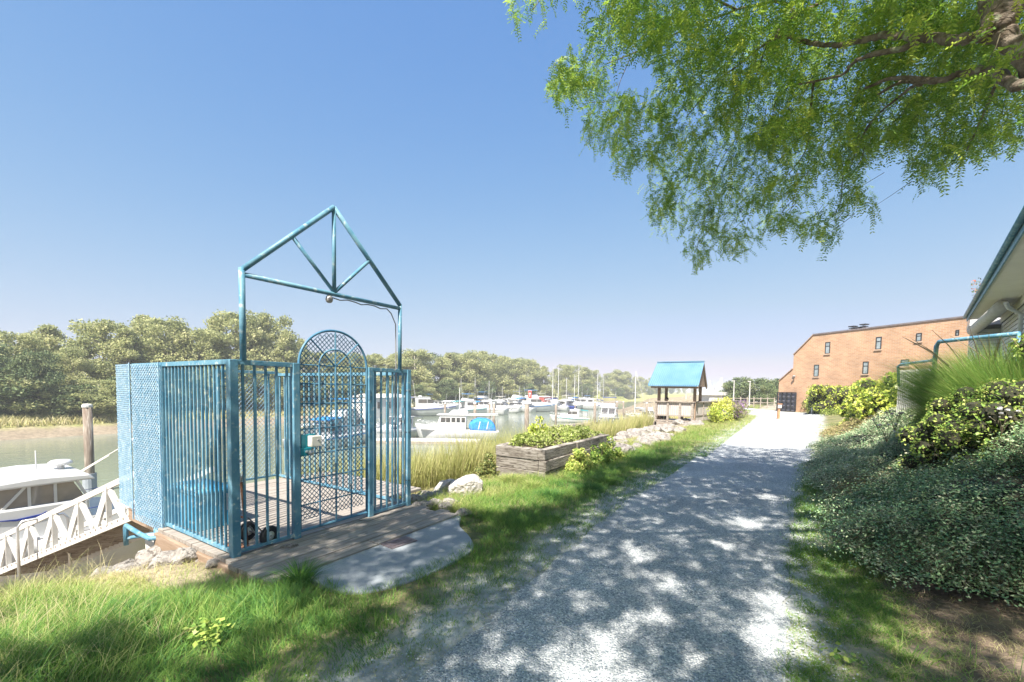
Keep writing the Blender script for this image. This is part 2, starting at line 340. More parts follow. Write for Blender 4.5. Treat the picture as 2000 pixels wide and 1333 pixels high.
def leaf_quads(P, T, Nn, L, Wd, tint, fold=.0):
    """P base points, T growth direction, Nn normals: one lozenge per leaf"""
    n = len(P); T = unit(T); B = unit(np.cross(Nn, T)); L = np.broadcast_to(L, n)[:, None]; Wd = np.broadcast_to(Wd, n)[:, None]
    Nn = unit(np.cross(T, B))
    V = np.stack([P, P+T*L*.45+B*Wd/2-Nn*L*fold, P+T*L, P+T*L*.45-B*Wd/2-Nn*L*fold], 1).reshape(-1, 3)
    return V, np.arange(4*n).reshape(n, 4), np.repeat(tint, 4)
def leaf_cloud(name, P, size, m, parent, aspect=.6, up=.4, tint=None, world=False, r=rng):
    n = len(P); T = unit(r.normal(size=(n, 3))); Nn = unit(r.normal(size=(n, 3))+np.array([0, 0, up*2]))
    L = size*(.6+.8*r.random(n)); t = r.random(n) if tint is None else tint
    V, F, tt = leaf_quads(P-T*L[:, None]/2, T, Nn, L, L*aspect, t, .1)
    return link_mesh(name, quick(name, V, F, None, np.clip(tt, 0, 1)), m, parent, world)
def clump_pts(cs, rs, n, r=rng, shell=.55, squash=.8):
    cs = np.asarray(cs, float); rs = np.asarray(rs, float); k = len(cs)
    d = unit(r.normal(size=(k*n, 3))); rad = (shell+(1-shell)*r.random(k*n)**.6)[:, None]
    return np.repeat(cs, n, 0)+d*rad*np.repeat(rs, n)[:, None]*np.array([1, 1, squash])
def copy_tree(o, parent=None):
    c = o.copy(); C.objects.link(c)
    if parent is not None: c.parent = parent
    for ch in list(o.children): copy_tree(ch, c)
    return c
def fbm(x, y, s, seed=0):
    x = np.asarray(x, float); y = np.asarray(y, float); out = 0*x+0*y; r = np.random.default_rng(seed+100); a = 1.; tot = 0
    for i in range(5):
        for j in range(3):
            th, ph = r.random()*6.28, r.random()*6.28
            out = out+a*np.sin((x*np.cos(th)+y*np.sin(th))*6.28/s+ph+1.3*np.sin((x*np.sin(th)-y*np.cos(th))*5.1/s+ph*2)); tot += a
        s /= 1.9; a *= .55
    return out/tot*1.6

# ---------------------------------------------------------------- ground
def sm(a, b, t): t = np.clip((t-a)/(b-a), 0, 1); return t*t*(3-2*t)
PX_ = np.array([-4000, -700, -90, -66, -62.5, -60, -57, -52, -22, -17, -12.5, -9, -7.2, -6.2, -5.2, -4.4, -3.4, -2.2, .4, 1.0, 2.5, 6, 12, 60, 4000])
PZ_ = np.array([-1.5, -1.5, -1.6, -1.9, -2.3, -2.9, -3.75, -5, -5, -4.1, -3.3, -2.1, -1.2, -.55, -.22, -.10, -.06, -.03, 0, .03, .25, .45, .5, .5, .5])
def bank_shift(y): return -.25*sm(20, 27, y) - 22*sm(62, 105, y) - 22*sm(150, 240, y)
def height(x, y):
    x = np.asarray(x, float); y = np.asarray(y, float); sh = bank_shift(y)
    xs = np.where((x < 0) & (x > -30+sh), np.minimum(x-sh*sm(-2.2, -4.4, x), -.01), x)
    xs = np.where((x <= -30+sh) & (x > -52), -30, xs)
    z = np.interp(xs, PX_, PZ_)
    far = sm(190, 260, y); z = z*(1-far)+(-1.2)*far*(x < 0)+z*far*(x >= 0)
    z = z+.85*sm(1.15, 2.9, x)*sm(3.5, 6.5, y)*sm(26, 15, y)
    amp = sm(.3, 2, np.abs(x+.7)-1.2)*.05*sm(60, 20, np.abs(x))
    return z+amp*fbm(x, y, 2.5, 1)
def path_edges(y):
    l = np.interp(y, [-40, 0, 2, 6, 12, 24, 30, 36, 43, 60], [-1.75, -1.72, -1.68, -1.95, -1.62, -1.70, -1.75, -1.85, -2.3, -9.0])
    r = np.interp(y, [-40, 0, 2, 6, 12, 16, 22, 30, 36, 40, 43, 60], [0, 0, .02, .08, .55, .85, 1.15, 1.5, 1.95, 1.0, -.4, -7.0])
    return l+.06*fbm(y, 0*y, 1.6, 9)+.02*fbm(y, 0*y, .3, 19), r+.06*fbm(y, 0*y, 1.5, 11)+.02*fbm(y, 0*y, .3, 21)
def zone(x, y):
    n = fbm(x, y, 3, 3); n2 = fbm(x, y, .9, 5); k = x.shape
    def c(r, g, b): return np.broadcast_to(np.array([r, g, b]), k+(3,))
    def mx(a, b, t): return a*(1-t[..., None])+b*t[..., None]
    green = mx(c(.09, .11, .045), c(.20, .17, .10), np.clip(.5+.5*n, 0, 1))
    straw = mx(c(.17, .145, .10), c(.27, .235, .175), np.clip(.5+.6*n2, 0, 1))
    verge = mx(c(.20, .19, .15), c(.30, .27, .22), np.clip(.5+.6*n2, 0, 1))
    mulch = mx(c(.12, .09, .07), c(.22, .175, .14), np.clip(.5+.6*n2, 0, 1))
    mud = mx(c(.15, .125, .095), c(.21, .18, .14), np.clip(.5+.5*n, 0, 1))
    farg = mx(c(.17, .20, .06), c(.28, .27, .12), np.clip(.5+.5*n, 0, 1))
    out = mx(green, straw, sm(-3.4, -4.6, x+.3*n))
    out = mx(out, verge, sm(-2.6, -2.0, x+.15*n2)*sm(.9, .5, x))
    out = mx(out, mulch, sm(.45, .8, x+.12*n2)*sm(9, 6, y))
    l_, r_ = path_edges(y); near = sm(l_-.75, l_-.02, x)*sm(r_+.42, r_+.02, x); grit = mx(c(.23, .25, .265), c(.34, .355, .36), np.clip(.5+.6*n2, 0, 1))
    out = mx(out, grit, np.clip(near*1.25+.35*n2*(near > .02), 0, 1)*(y < 45))
    sh = bank_shift(y)
    out = mx(out, mud, sm(-8, -10, x-sh))
    out = mx(out, farg, sm(-59.5, -61.5, x+.5*n))
    out = mx(out, farg, sm(180, 200, y)*(x < 3))
    return out
xs = np.concatenate([[-4000, -1500, -700, -300], np.arange(-150, -70, 8.), np.arange(-70, -54, .8), np.arange(-54, -20, 3.), np.arange(-20, -9, .4), np.arange(-9, 3, .14), np.arange(3, 12, .6), [14, 18, 25, 40, 70, 120, 300, 1000, 4000]])
ys = np.concatenate([[-2000, -300, -80, -40, -20, -12, -8, -5, -3], np.arange(-2, 14, .16), np.arange(14, 40, .6), np.arange(40, 120, 3.), np.arange(120, 300, 10.), [350, 500, 900, 2000, 5000]])
GX, GY = np.meshgrid(xs, ys); GZ = height(GX, GY); ZC = zone(GX, GY)
n0, n1 = GX.shape; ii = np.arange(n0*n1).reshape(n0, n1)
F = np.stack([ii[:-1, :-1], ii[:-1, 1:], ii[1:, 1:], ii[1:, :-1]], -1).reshape(-1, 4)
gme = quick('ground', np.stack([GX, GY, GZ], -1).reshape(-1, 3), F)
ca = gme.attributes.new('zone', 'FLOAT_COLOR', 'POINT')
ca.data.foreach_set('color', np.concatenate([ZC.reshape(-1, 3), np.ones((n0*n1, 1))], 1).astype(np.float32).ravel())
tag(link_mesh('ground', gme, terrain_m, smooth=True), 'river bank, verges and far shore', kind='structure')
mb = MB(); mb.add([(-60.5, -400, WZ), (-10, -400, WZ), (-10, 70, WZ), (-10, 262, WZ), (-60.5, 262, WZ)], [(0, 1, 2, 3, 4)])
tag(mb.build('water', water_m), 'calm silty river water', kind='structure')

# gravel path: irregular edged sheet just above the ground
py_ = np.concatenate([np.arange(-12, 16, .12), np.arange(16, 60, .5)]); pl, pr = path_edges(py_)
tt_ = np.linspace(0, 1, 15); PXg = pl[:, None]+(pr-pl)[:, None]*tt_; PYg = np.repeat(py_[:, None], 15, 1)
PZg = height(PXg, PYg)+.012+.012*np.sin(np.pi*tt_)[None, :]
ii = np.arange(PXg.size).reshape(PXg.shape); F = np.stack([ii[:-1, :-1], ii[:-1, 1:], ii[1:, 1:], ii[1:, :-1]], -1).reshape(-1, 4)
tag(link_mesh('path', quick('path', np.stack([PXg, PYg, PZg], -1).reshape(-1, 3), F), gravel_m, smooth=True), 'pale gravel walking path beside the river', kind='structure')
# loose stones at the edges of the path
n = 26000; yy = -0.5+rng.random(n)**1.5*9; l_, r_ = path_edges(yy); side = rng.random(n) < .5
xx = np.where(side, l_+rng.normal(size=n)*.20-.05, r_+rng.normal(size=n)*.14+.04); xx = np.where(rng.random(n) < .35, l_+(r_-l_)*rng.random(n), xx)
zz = height(xx, yy)+.015; sz = .0025+.0065*rng.random(n)**2
oc = np.array([(1, 0, 0), (-1, 0, 0), (0, 1, 0), (0, -1, 0), (0, 0, .8), (0, 0, -.8)]); of = np.array([(0, 2, 4), (2, 1, 4), (1, 3, 4), (3, 0, 4)])
V = (oc[None]*(.7+.6*rng.random((n, 6, 1))))*sz[:, None, None]+np.stack([xx, yy, zz], 1)[:, None]
tag(link_mesh('gravel_stones', quick('gravel_stones', V.reshape(-1, 3), None, (of[None]+6*np.arange(n)[:, None, None]).reshape(-1, 3)), mat('stone_chip', (.22, .25, .29), (.48, .50, .53), scale=25, rough=.9)), 'loose stone chips along the path edges', 'gravel', kind='stuff')

# ---------------------------------------------------------------- concrete landing and utility cover
def curve_poly(pts, n=6):
    out = []; k = len(pts)
    for i in range(k):
        p0, p1, p2, p3 = (np.array(pts[(i+j-1) % k], float) for j in range(4))
        for t in np.arange(n)/n: out.append(tuple(.5*((2*p1)+(-p0+p2)*t+(2*p0-5*p1+4*p2-p3)*t*t+(-p0+3*p1-3*p2+p3)*t**3)))
    return out
lp = [(-3.56, 2.16), (-3.42, 2.14), (-3.05, 2.10), (-2.78, 2.2), (-2.62, 2.5), (-2.57, 3.0), (-2.62, 3.42), (-2.84, 3.68), (-3.2, 3.93), (-3.56, 4.2)]
mb = MB(); mb.slab(curve_poly(lp, 4)[:-4]+[(-3.56, 4.28)], -.14, -.018)
tag(mb.build('pavement', concrete, bevel=.012), 'rough concrete landing in front of the gate', kind='structure')
cx, cy = on(779, 1057, 0); cov = thing('utility_cover', 'rusty rectangular iron utility cover set in the concrete landing', 'utility cover', (cx, cy, -.018), -.12)
MB().box((0, 0, .004), (.21, .32, .012)).build('frame', iron_cover, cov, bevel=.004)
mb = MB(); mb.box((0, 0, .012), (.13, .24, .006))
for i in range(5): mb.box((.02*math.sin(i*2.1), -.075+.038*i, .0165), (.055, .012, .004)); mb.box((.02*math.cos(i*1.7)-.01, -.075+.038*i, .0165), (.012, .026, .004))
mb.build('lid', iron_cover, cov)

# ---------------------------------------------------------------- landing stage (wooden deck)
X0, Y0, GH = -4.26, 1.95, 1.83
YE, XB = Y0+2.236, X0-3.2
dk = thing('wooden_deck', 'weathered grey plank landing stage under the blue gate enclosure', 'deck', (X0, Y0, 0))
mb = MB(); x = XB+.12; k = 0
while x < -3.60:
    w = .138 if x < -4.3 else .175
    y0 = 2.1 if x < -5.85 else 1.90 if x < -4.3 else 1.86+.02*math.sin(k*3); y1 = 5.0 if x < -4.9 else 4.24+.06*math.sin(k*2.3)
    cut = y0+(y1-y0)*(.3+.4*((k*7) % 5)/5)
    for a, b in ((y0, cut-.003), (cut+.003, y1)): mb.box((x+w/2, (a+b)/2, -.022+.003*math.sin(k*5+a)), (w-.009, b-a, .044), rz=.0015*math.sin(k*9))
    x += w; k += 1
mb.build('plank', deck_wood, dk, True, bevel=.004)
mb = MB(); mb.span((-5.84, 1.87, -.22), (-3.64, 1.93, -.045)); mb.span((XB+.2, 2.06, -.2), (-5.9, 2.10, -.045)); mb.build('edge_beam', beam_wood, dk, True, bevel=.008)
mb = MB()
for y in (2.4, 3.3, 4.15): mb.span((XB-.05, y, -.23), (-3.7, y+.07, -.047))
mb.build('joist', beam_wood, dk, True)
mb = MB(); mb.span((-6.5, 1.99, -.55), (-3.75, 2.16, -.225)); mb.build('footing', pale_concrete, dk, True, bevel=.02)
mb = MB()
for x in (-7.3, -5.9):
    for y in (2.75, 4.6): MB().tube([(x, y, -3.4), (x, y, -.23)], .11, 10).build('support_pile', pile_wood, dk, True)

# ---------------------------------------------------------------- blue security enclosure
en = thing('gate_enclosure', 'blue painted steel security enclosure with arched mesh gate and gabled pipe frame above', 'gate', (X0, Y0, 0))
P = .072
def post(x, y, z0=0, z1=GH, w=P): MB().span((x-w/2, y-w/2, z0), (x+w/2, y+w/2, z1)).build('post', blue_paint, en, True, bevel=.004)
post(X0-P/2, Y0+P/2, -.02); yl = Y0+.667-.033; yr = Y0+1.549+.033
post(X0-P/2, yl, 0, GH, .068); post(X0-P/2, yr, 0, GH, .068); post(X0-.03, YE-.03, 0, GH, .06); post(X0-1.544, Y0+.03, 0, GH, .05); post(XB, YE-.03, 0, GH, .05); post(XB, YE-.95, 0, GH, .05); post(X0-2.36, Y0+.03, 0, GH, .05)
def panel(name, a, b, n, zt=GH, zb=.055, pw=.0195, rail=.045, mat_=None):
    """rails and upright bars between two posts; each bar is a sub-part"""
    mat_ = mat_ or blue_paint
    a, b = Vector((*a, 0)), Vector((*b, 0)); ln = (b-a).length; ang = math.atan2(b.y-a.y, b.x-a.x)
    r = MB(); mid = (a+b)/2
    r.box((mid.x, mid.y, zt-rail/2), (ln, rail, rail), ang)
    pan = r.build(name, mat_, en, True, bevel=.003)
    MB().box((mid.x, mid.y, zb-.018), (ln, .032, .03), ang).build('bottom_rail', mat_, pan, True)
    for i in range(n):
        p = a+(b-a)*((i+.5)/n if n > 3 else (i+1)/(n+1))
        MB().box((p.x, p.y, (zt-rail+zb)/2-.001), (pw, pw, zt-rail-zb+.003), ang).build('bar', mat_, pan, True)
    return pan
xi = X0-P/2
panel('front_panel', (xi, Y0+P), (xi, yl-.034), 5); panel('right_front_panel', (xi, yr+.034), (xi, YE-.06), 6)
panel('side_panel', (X0-P, Y0+.03), (X0-1.544+.025, Y0+.03), 17)
panel('inner_side_panel', (X0-1.544-.025, Y0+.03), (X0-2.33, Y0+.03), 8)
panel('far_side_panel', (X0-.06, YE-.03), (XB+.03, YE-.03), 22, GH-.03)
panel('back_panel', (XB, YE-.06), (XB, YE-.92), 4)
def expanded_mesh(org, ux, W_, H_, cw, ch, t, wd, keep=None, up=(0, 0, 1)):
    """expanded metal: zig-zag strands; org lower corner, ux unit direction of the width"""
    V = []; Fq = []; ux = np.array(ux, float); up = np.array(up, float); nrm = np.cross(ux, up); org = np.array(org, float)
    ns = int(W_/cw)+1; nz = int(H_/(ch/2))
    for i in range(ns):
        for j in range(nz):
            s0 = 1 if (i+j) % 2 else -1
            xa, xb = i*cw+s0*cw*.46, i*cw-s0*cw*.46; za, zb_ = j*ch/2, (j+1)*ch/2
            if xa < 0 or xb < 0 or xa > W_ or xb > W_: continue
            if keep and not (keep(xa, za) and keep(xb, zb_)): continue
            a = org+ux*xa+up*za; b = org+ux*xb+up*zb_; w = ux*wd/2; h = nrm*t/2
            k = len(V); V += [a-w-h, a+w-h, a+w+h, a-w+h, b-w-h, b+w-h, b+w+h, b-w+h]
            Fq += [(k, k+1, k+5, k+4), (k+1, k+2, k+6, k+5), (k+2, k+3, k+7, k+6), (k+3, k, k+4, k+7)]
    return quick('expanded_mesh', np.array(V), np.array(Fq))
# mesh wing hung outside the left end of the enclosure
w1 = link_mesh('mesh_screen', expanded_mesh((X0-1.52, Y0-.012, -.05), (-1, 0, 0), .86, GH+.06, .025, .052, .005, .0082), blue_mesh_paint, en, True)
w2 = link_mesh('mesh_screen', expanded_mesh((X0-2.385, Y0-.012, .06), (-.9985, .055, 0), .60, GH-.055, .025, .052, .005, .0082), blue_mesh_paint, en, True)
tag(w1, 'light blue expanded metal screen nearest the bars')
mb = MB(); mb.tube([(X0-2.38, Y0-.02, -.05), (X0-2.38, Y0-.02, GH+.01)], .007, 6); mb.tube([(X0-1.525, Y0-.02, -.06), (X0-1.525, Y0-.02, GH)], .007, 6); mb.build('screen_seam', blue_mesh_paint, en, True)
link_mesh('back_mesh_screen', expanded_mesh((XB, YE-.92, .05), (0, 1, 0), .86, GH-.1, .032, .075, .004, .006), blue_mesh_paint, en, True)
# pipe bracket beneath the wing
mb = MB(); a = (X0-2.36, Y0-.10, -.10); mb.tube([(a[0], a[1], -.34), (a[0], a[1], -.12), (a[0]+.02, a[1], -.10), (a[0]+.5, a[1]-.02, -.10), (a[0]+.78, a[1]-.02, -.10), (a[0]+.84, a[1]+.06, -.10), (a[0]+.84, a[1]+.2, -.10)], .026, 10)
mb.tube([(a[0], a[1], -.26), (a[0]+.15, a[1]+.3, -.24)], .022, 8); mb.tube([(a[0]+.62, a[1]+.12, -.32), (a[0]+.62, a[1]+.12, -.05)], .05, 12)
mb.build('pipe_bracket', blue_paint, en, True, True)
# gabled pipe frame on top
ya = at_x(478, 700, X0)[1]; yb = at_x(784, 722, X0)[1]; ze = at_x(470.5, 524, X0)[2]; zb2 = at_x(785.5, 598, X0)[2]; zE = (ze+zb2)/2; pa = at_x(655, 404, X0); ym = (ya+yb)/2
xf = X0-.03
fr_ = MB(); fr_.tube([(xf, ya, GH-.002), (xf, ya, zE+.02)], .027, 12); fr_.build('frame_post', blue_paint, en, True, True)
MB().tube([(xf, yb, GH-.002), (xf, yb, zE+.02)], .025, 12).build('frame_post', blue_paint, en, True, True)
zA = pa[2]
MB().tube([(xf, ya, zE), (xf, ym, zA)], .027, 12).build('rafter', blue_paint, en, True, True)
MB().tube([(xf, yb, zE), (xf, ym, zA)], .027, 12).build('rafter', blue_paint, en, True, True)
MB().tube([(xf, ya, zE-.04), (xf, yb, zE-.04)], .024, 12).build('tie_beam', blue_paint, en, True, True)
MB().tube([(xf, ym, zE-.03), (xf, ym, zA-.01)], .022, 12).build('king_post', blue_paint, en, True, True)
for yy_ in (ya, yb): MB().tube([(xf, ym, zE-.02), (xf, (ym+yy_)/2, (zE+zA)/2)], .020, 10).build('strut', blue_paint, en, True, True)
cb_ = [(xf-.03, ym+(yb-ym)*t, zE-.075-.012*math.sin(t*20)) for t in np.linspace(0, .8, 9)]+[(xf-.03, yb-.12, zE-.12), (xf-.03, yb-.045, zE-.25), (xf-.03, yb-.04, zE-.6), (xf-.03, yb-.035, GH-.1), (xf-.03, yb-.035, 1.2)]
MB().tube(cb_, .007, 6).build('cable', dull_metal, en, True, True)
for z in (1.55, 1.0, .35): MB().tube([(X0-.03+.036*math.cos(t), YE-.03+.036*math.sin(t), z) for t in np.linspace(0, 6.28, 9)], .004, 5).build('cable_tie', black_m, en, True)
# arched mesh gate
gt0, gt1 = yl+.045, yr-.045; gm = (gt0+gt1)/2; gr = (gt1-gt0)/2; xg = X0-.04; zs = GH-.01
sy = (at_x(655, 646, X0)[2]-zs)/gr
arc = [(xg, gm-gr*math.cos(t), zs+sy*gr*math.sin(t)) for t in np.linspace(0, math.pi, 25)]
door = MB().tube([(xg, gt0, .06)]+arc+[(xg, gt1, .06)], .014, 8).build('gate_leaf', door_paint, en, True, True)
MB().tube([(xg, gt0, .06), (xg, gt1, .06)], .016, 8).build('bottom_bar', door_paint, door, True)
def inside(a, z):
    yy = a-gr; zz = z+.07
    return abs(yy) < gr-.01 and (zz < zs or ((zz-zs)/sy)**2+yy*yy < (gr-.01)**2)
link_mesh('gate_mesh', expanded_mesh((xg-.018, gt0, .07+.09), (0, 1, 0), 2*gr, GH+gr, .027, .054, .006, .0078, lambda a, z: inside(a, z+.09)), door_paint, door, True)
for z in (.33, .60, .87, 1.14, 1.41, 1.62, zs): MB().tube([(xg, gt0, z), (xg, gt1, z)], .0075, 6).build('cross_rod', door_paint, door, True)
ir = gr*.47
for k in (-1, 0, 1):
    MB().tube([(xg+.008, gm+k*ir, .06), (xg+.008, gm+k*ir, zs)], .0105, 6).build('upright_rod', door_paint, door, True)
MB().tube([(xg+.008, gm-ir*math.cos(t), zs+sy*ir*math.sin(t)) for t in np.linspace(0, math.pi, 17)], .0095, 6).build('inner_arch', door_paint, door, True, True)
for t in (math.pi*.25, math.pi*.5, math.pi*.75): MB().tube([(xg+.008, gm, zs), (xg+.008, gm-gr*math.cos(t), zs+sy*gr*math.sin(t))], .0085, 6).build('spoke', door_paint, door, True)
ly, lz = at_x(613, 862, X0+.05)[1:]; MB().box((X0+.045, ly+.012, lz), (.075, .115, .115)).build('lock_box', cream_gel, door, True, bevel=.008)
mb = MB(); mb.box((xg+.02, gt0+.085, lz-.005), (.012, .16, .15)); mb.box((xg+.02, gt0+.055, lz-.115), (.02, .12, .085)); mb.build('lock_plate', mat('teal_plate', (.02, .25, .33), (.03, .32, .40), rough=.4), door, True, bevel=.003)
RY = Matrix.Rotation(math.pi/2, 3, 'Y')
mb = MB(); mb.lathe([(0, .10), (.022, .098), (.032, .085), (.03, .065), (.016, .05), (.016, .0)], 16, (xg+.03, gt0+.06, lz-.115), RY); mb.build('handle', metal_m, door, True, True)
mb = MB(); mb.lathe([(0, .006), (.008, .005), (.010, 0)], 10, (X0+.083, ly+.03, lz+.015), RY); mb.build('key_button', dull_metal, door, True)
for z in (.25, 1.05, 1.5): MB().lathe([(0, .06), (.014, .06), (.014, -.06), (0, -.06)], 10, (xg+.03, gt1+.018, z)).build('hinge', door_paint, door, True)
# little security camera under the tie beam
cy_, cz_ = at_x(643, 585, X0-.03)[1:]
sc_ = thing('security_camera', 'small round security camera hanging below the blue pipe gable', 'security camera', (xf, cy_, cz_))
MB().lathe([(0, .045), (.018, .04), (.034, .025), (.04, 0), (.034, -.026), (.02, -.038), (0, -.042)], 16).build('housing', dull_metal, sc_, smooth=True)
dz = zE-.05-cz_; mb = MB(); mb.tube([(0, 0, .03), (0, 0, dz)], .008, 8); mb.box((0, 0, dz-.035), (.03, .05, .03)); mb.box((0, .012, dz-.06), (.022, .022, .04)); mb.build('bracket', black_m, sc_)
mb = MB(); mb.lathe([(0, .044), (.014, .043), (.016, .036)], 12, (0, 0, 0), Matrix.Rotation(math.pi/2, 3, 'Y') @ Matrix.Rotation(.5, 3, 'X')); mb.build('lens', glass_dark, sc_)

# ---------------------------------------------------------------- things inside the enclosure
bx = thing('storage_box', 'bright blue dock storage box with ribbed lid behind the side bars', 'storage box', (-5.66, 2.25, 0), 0)
MB().span((-.34, -.17, 0), (.34, .19, .39)).build('body', box_blue, bx, bevel=.012)
lid = MB(); lid.span((-.36, -.19, .395), (.36, .21, .43)); lid = lid.build('lid', lid_blue, bx, bevel=.01)
mb = MB()
for i in range(14): mb.tube([(-.34+i*.052, -.18, .434), (-.34+i*.052, .20, .434)], .014, 6)
mb.build('rib', lid_blue, lid, smooth=True)
mb = MB(); 
for i in range(12): mb.lathe([(.010, .0), (.012, .006), (.010, .012)], 8, (.35, .12, .36-i*.016))
mb.build('chain', metal_m, bx)
wx, wy = on(503, 1060, 0)
ht = thing('hand_truck', 'rusty hand truck with white handle standing behind the corner post', 'hand truck', (wx-.02, wy, 0), .15)
def loft_ring(c, r, t, n=18, ax='x'): return [(c[0], c[1]+r*math.cos(a), c[2]+r*math.sin(a)) for a in np.linspace(0, 6.2832, n+1)]
for dx in (-.16, .16):
    w = MB(); w.lathe([(.045, -.02), (.085, -.026), (.098, -.012), (.098, .012), (.085, .026), (.045, .02)], 24, (dx+.03, 0, .098), RY); w = w.build('wheel', rubber, ht, smooth=True)
    MB().lathe([(0, -.026), (.012, -.027), (.02, -.018), (.055, -.016), (.056, .016), (.02, .018), (.012, .027), (0, .026)], 18, (dx+.03, 0, .098), RY).build('rim', cream_gel, w, smooth=True)
MB().tube([(-.16, 0, .098), (.22, 0, .098)], .009, 8).build('axle', dull_metal, ht)
mb = MB(); mb.tube([(.06, -.14, .03), (.06, -.17, .45), (.06, -.19, .66)], .014, 10); mb.tube([(-.12, -.12, .03), (-.12, -.16, .60)], .012, 8); mb.bar((-.12, -.15, .3), (.06, -.15, .3), .02, .012); mb.build('frame', rust_m, ht, smooth=True)
mb = MB(); mb.tube([(.06, -.19, .64), (.055, -.195, .70), (.02, -.20, .80), (.0, -.20, .84), (.06, -.205, .875), (.13, -.20, .84), (.10, -.195, .74), (.06, -.19, .68)], .011, 8); mb.build('handle', white_paint, ht, smooth=True)
mb = MB(); mb.tube([(-.12, -.16, .58), (-.13, -.18, .78), (-.05, -.19, .86), (0, -.2, .84)], .011, 8); mb.build('side_handle', white_paint, ht, smooth=True)
MB().box((-.03, -.2, .012), (.3, .16, .012)).build('toe_plate', rust_m, ht)
mb = MB(); mb.tube([(.06, -.13, .3), (.12, -.02, .13)], .008, 6); mb.tube([(.1, -.14, .22), (.09, -.06, .10)], .007, 6); mb.build('brace', dull_metal, ht)

# ---------------------------------------------------------------- gangway down to the floats
gw = thing('gangway', 'weathered white timber truss gangway descending to the floats beside the enclosure', 'gangway', (-7.9, 3.4, 0))
A1 = np.array(at(243, 1016, 6.9)); B1 = np.array(at(60, 1092, 7.9)); dirv = B1-A1
def chordp(t, z=0, off=0): p = A1+dirv*t; return (p[0]+off*.55, p[1]+off*.85, p[2]+z)
gz_ = .66
for off in (0, 1.0):
    for z, hh in ((0, .11), (gz_, .09)):
        MB().bar(chordp(-.12, z, off), chordp(1.7, z, off), .05, hh).build('lower_chord' if z == 0 else 'handrail', white_paint, gw, True)
    k = 6
    for i in range(k):
        t0, t1, t2 = i/(k/1.7), (i+.5)/(k/1.7), (i+1)/(k/1.7)
        mb = MB(); mb.bar(chordp(t0, .02, off), chordp(t1, gz_, off), .035, .12); mb.bar(chordp(t1, gz_, off), chordp(t2, .02, off), .035, .12); mb.bar(chordp(t1, gz_, off), chordp(t1, .02, off), .03, .07); mb.build('truss_web', white_paint, gw, True)
mb = MB()
for i in range(34): mb.bar(chordp(-.1+i*.053, .04, 0), chordp(-.1+i*.053, .04, 1.0), .11, .03)
mb.build('tread', grey_wood, gw, True)

# ---------------------------------------------------------------- raised timber planter
p1 = (-3.75, 7.0); p0 = (-4.78, 7.02); p2 = (-3.78, 10.45); p3 = (-4.85, 10.45)
pt_ = thing('raised_planter', 'weathered railway sleeper planter box filled with pale green plants', 'planter', (-4.3, 8.7, 0))
def sleeper(a, b, z0, z1, t=.15):
    a, b = Vector((*a, (z0+z1)/2)), Vector((*b, (z0+z1)/2)); MB().bar(a, b, t, z1-z0-.006).build('timber', planter_wood, pt_, True, bevel=.012)
for k in range(3):
    z0, z1 = -.12+k*.205, -.12+(k+1)*.205; e = .012*math.sin(k*2.2)
    sleeper((p0[0], p0[1]+.02+e), (p1[0]-.08, p1[1]+.02+e), z0, z1)
    for a, b in ((.0, .42+.1*(k % 2)), (.425+.1*(k % 2), 1.0)):
        sleeper((p1[0]+e, p1[1]-.055+a*(p2[1]-p1[1])), (p2[0]+e, p1[1]-.055+b*(p2[1]-p1[1])), z0, z1)
    sleeper((p0[0]-e, p0[1]+.1), (p3[0]-e, p3[1]), z0, z1); sleeper((p3[0]+.08, p3[1]), (p2[0]-.08, p2[1]), z0, z1)
MB().span((-4.77, 7.1, .0), (-3.84, 10.4, .40)).build('soil', soil_m, pt_, True)

# ---------------------------------------------------------------- rocks
def rock_mesh(r, sq=.7, seed=0):
    rr = np.random.default_rng(seed); import bmesh
    bm = bmesh.new(); bmesh.ops.create_icosphere(bm, subdivisions=4, radius=1)
    pl = [(unit(rr.normal(size=(1, 3)))[0], .55+.35*rr.random()) for _ in range(11)]
    for v in bm.verts:
        c = np.array(v.co)
        for nn, d in pl:
            h = c @ nn
            if h > d: c = c-nn*(h-d)*.92
        c = c*(1+.035*np.sin(c[0]*7+seed)*np.cos(c[1]*8+seed*2)+.03*np.sin(c[0]*17+c[2]*13+seed)*np.sin(c[1]*19+seed)+.015*np.sin(c[2]*41+c[0]*37))
        v.co = (c[0]*r, c[1]*r*(.7+.3*rr.random()*0+.15), c[2]*r*sq)
    me = bpy.data.meshes.new('boulder'); bm.to_mesh(me); bm.free(); return me
rocks = [rock_mesh(1, .62+.12*(i % 3), i) for i in range(9)]
for m_ in rocks: m_.materials.append(rock_mat)
rp = [rock_mesh(1, .7, 40+i) for i in range(3)]
for m_ in rp: m_.materials.append(rock_pale)
def boulder(x, y, s, label, group=None, me=None, dz=0, rz=None, sx=1, sy=1, sz=1):
    o = bpy.data.objects.new('boulder', me or rocks[RND.randrange(9)]); C.objects.link(o)
    o.location = (x, y, float(height(x, y))+dz); o.scale = (s*sx, s*sy, s*sz); o.rotation_euler = (RND.uniform(-.2, .2), RND.uniform(-.2, .2), RND.random()*6.28 if rz is None else rz)
    return tag(o, label, 'boulder', group)
x, y = on(872, 945, .0); boulder(x, y, .24, 'smooth pale rounded boulder beside the tall grey boulder right of the gate', me=rp[0], dz=.10)
x, y = on(912, 955, .0); boulder(x, y, .34, 'tallest pale grey angular boulder right of the gate enclosure', me=rp[1], dz=.06, sx=.95, sz=1.0)
x, y = on(905, 1000, 0); boulder(x, y, .16, 'low brown boulder half buried in dry grass before the tall grey boulder', dz=0)
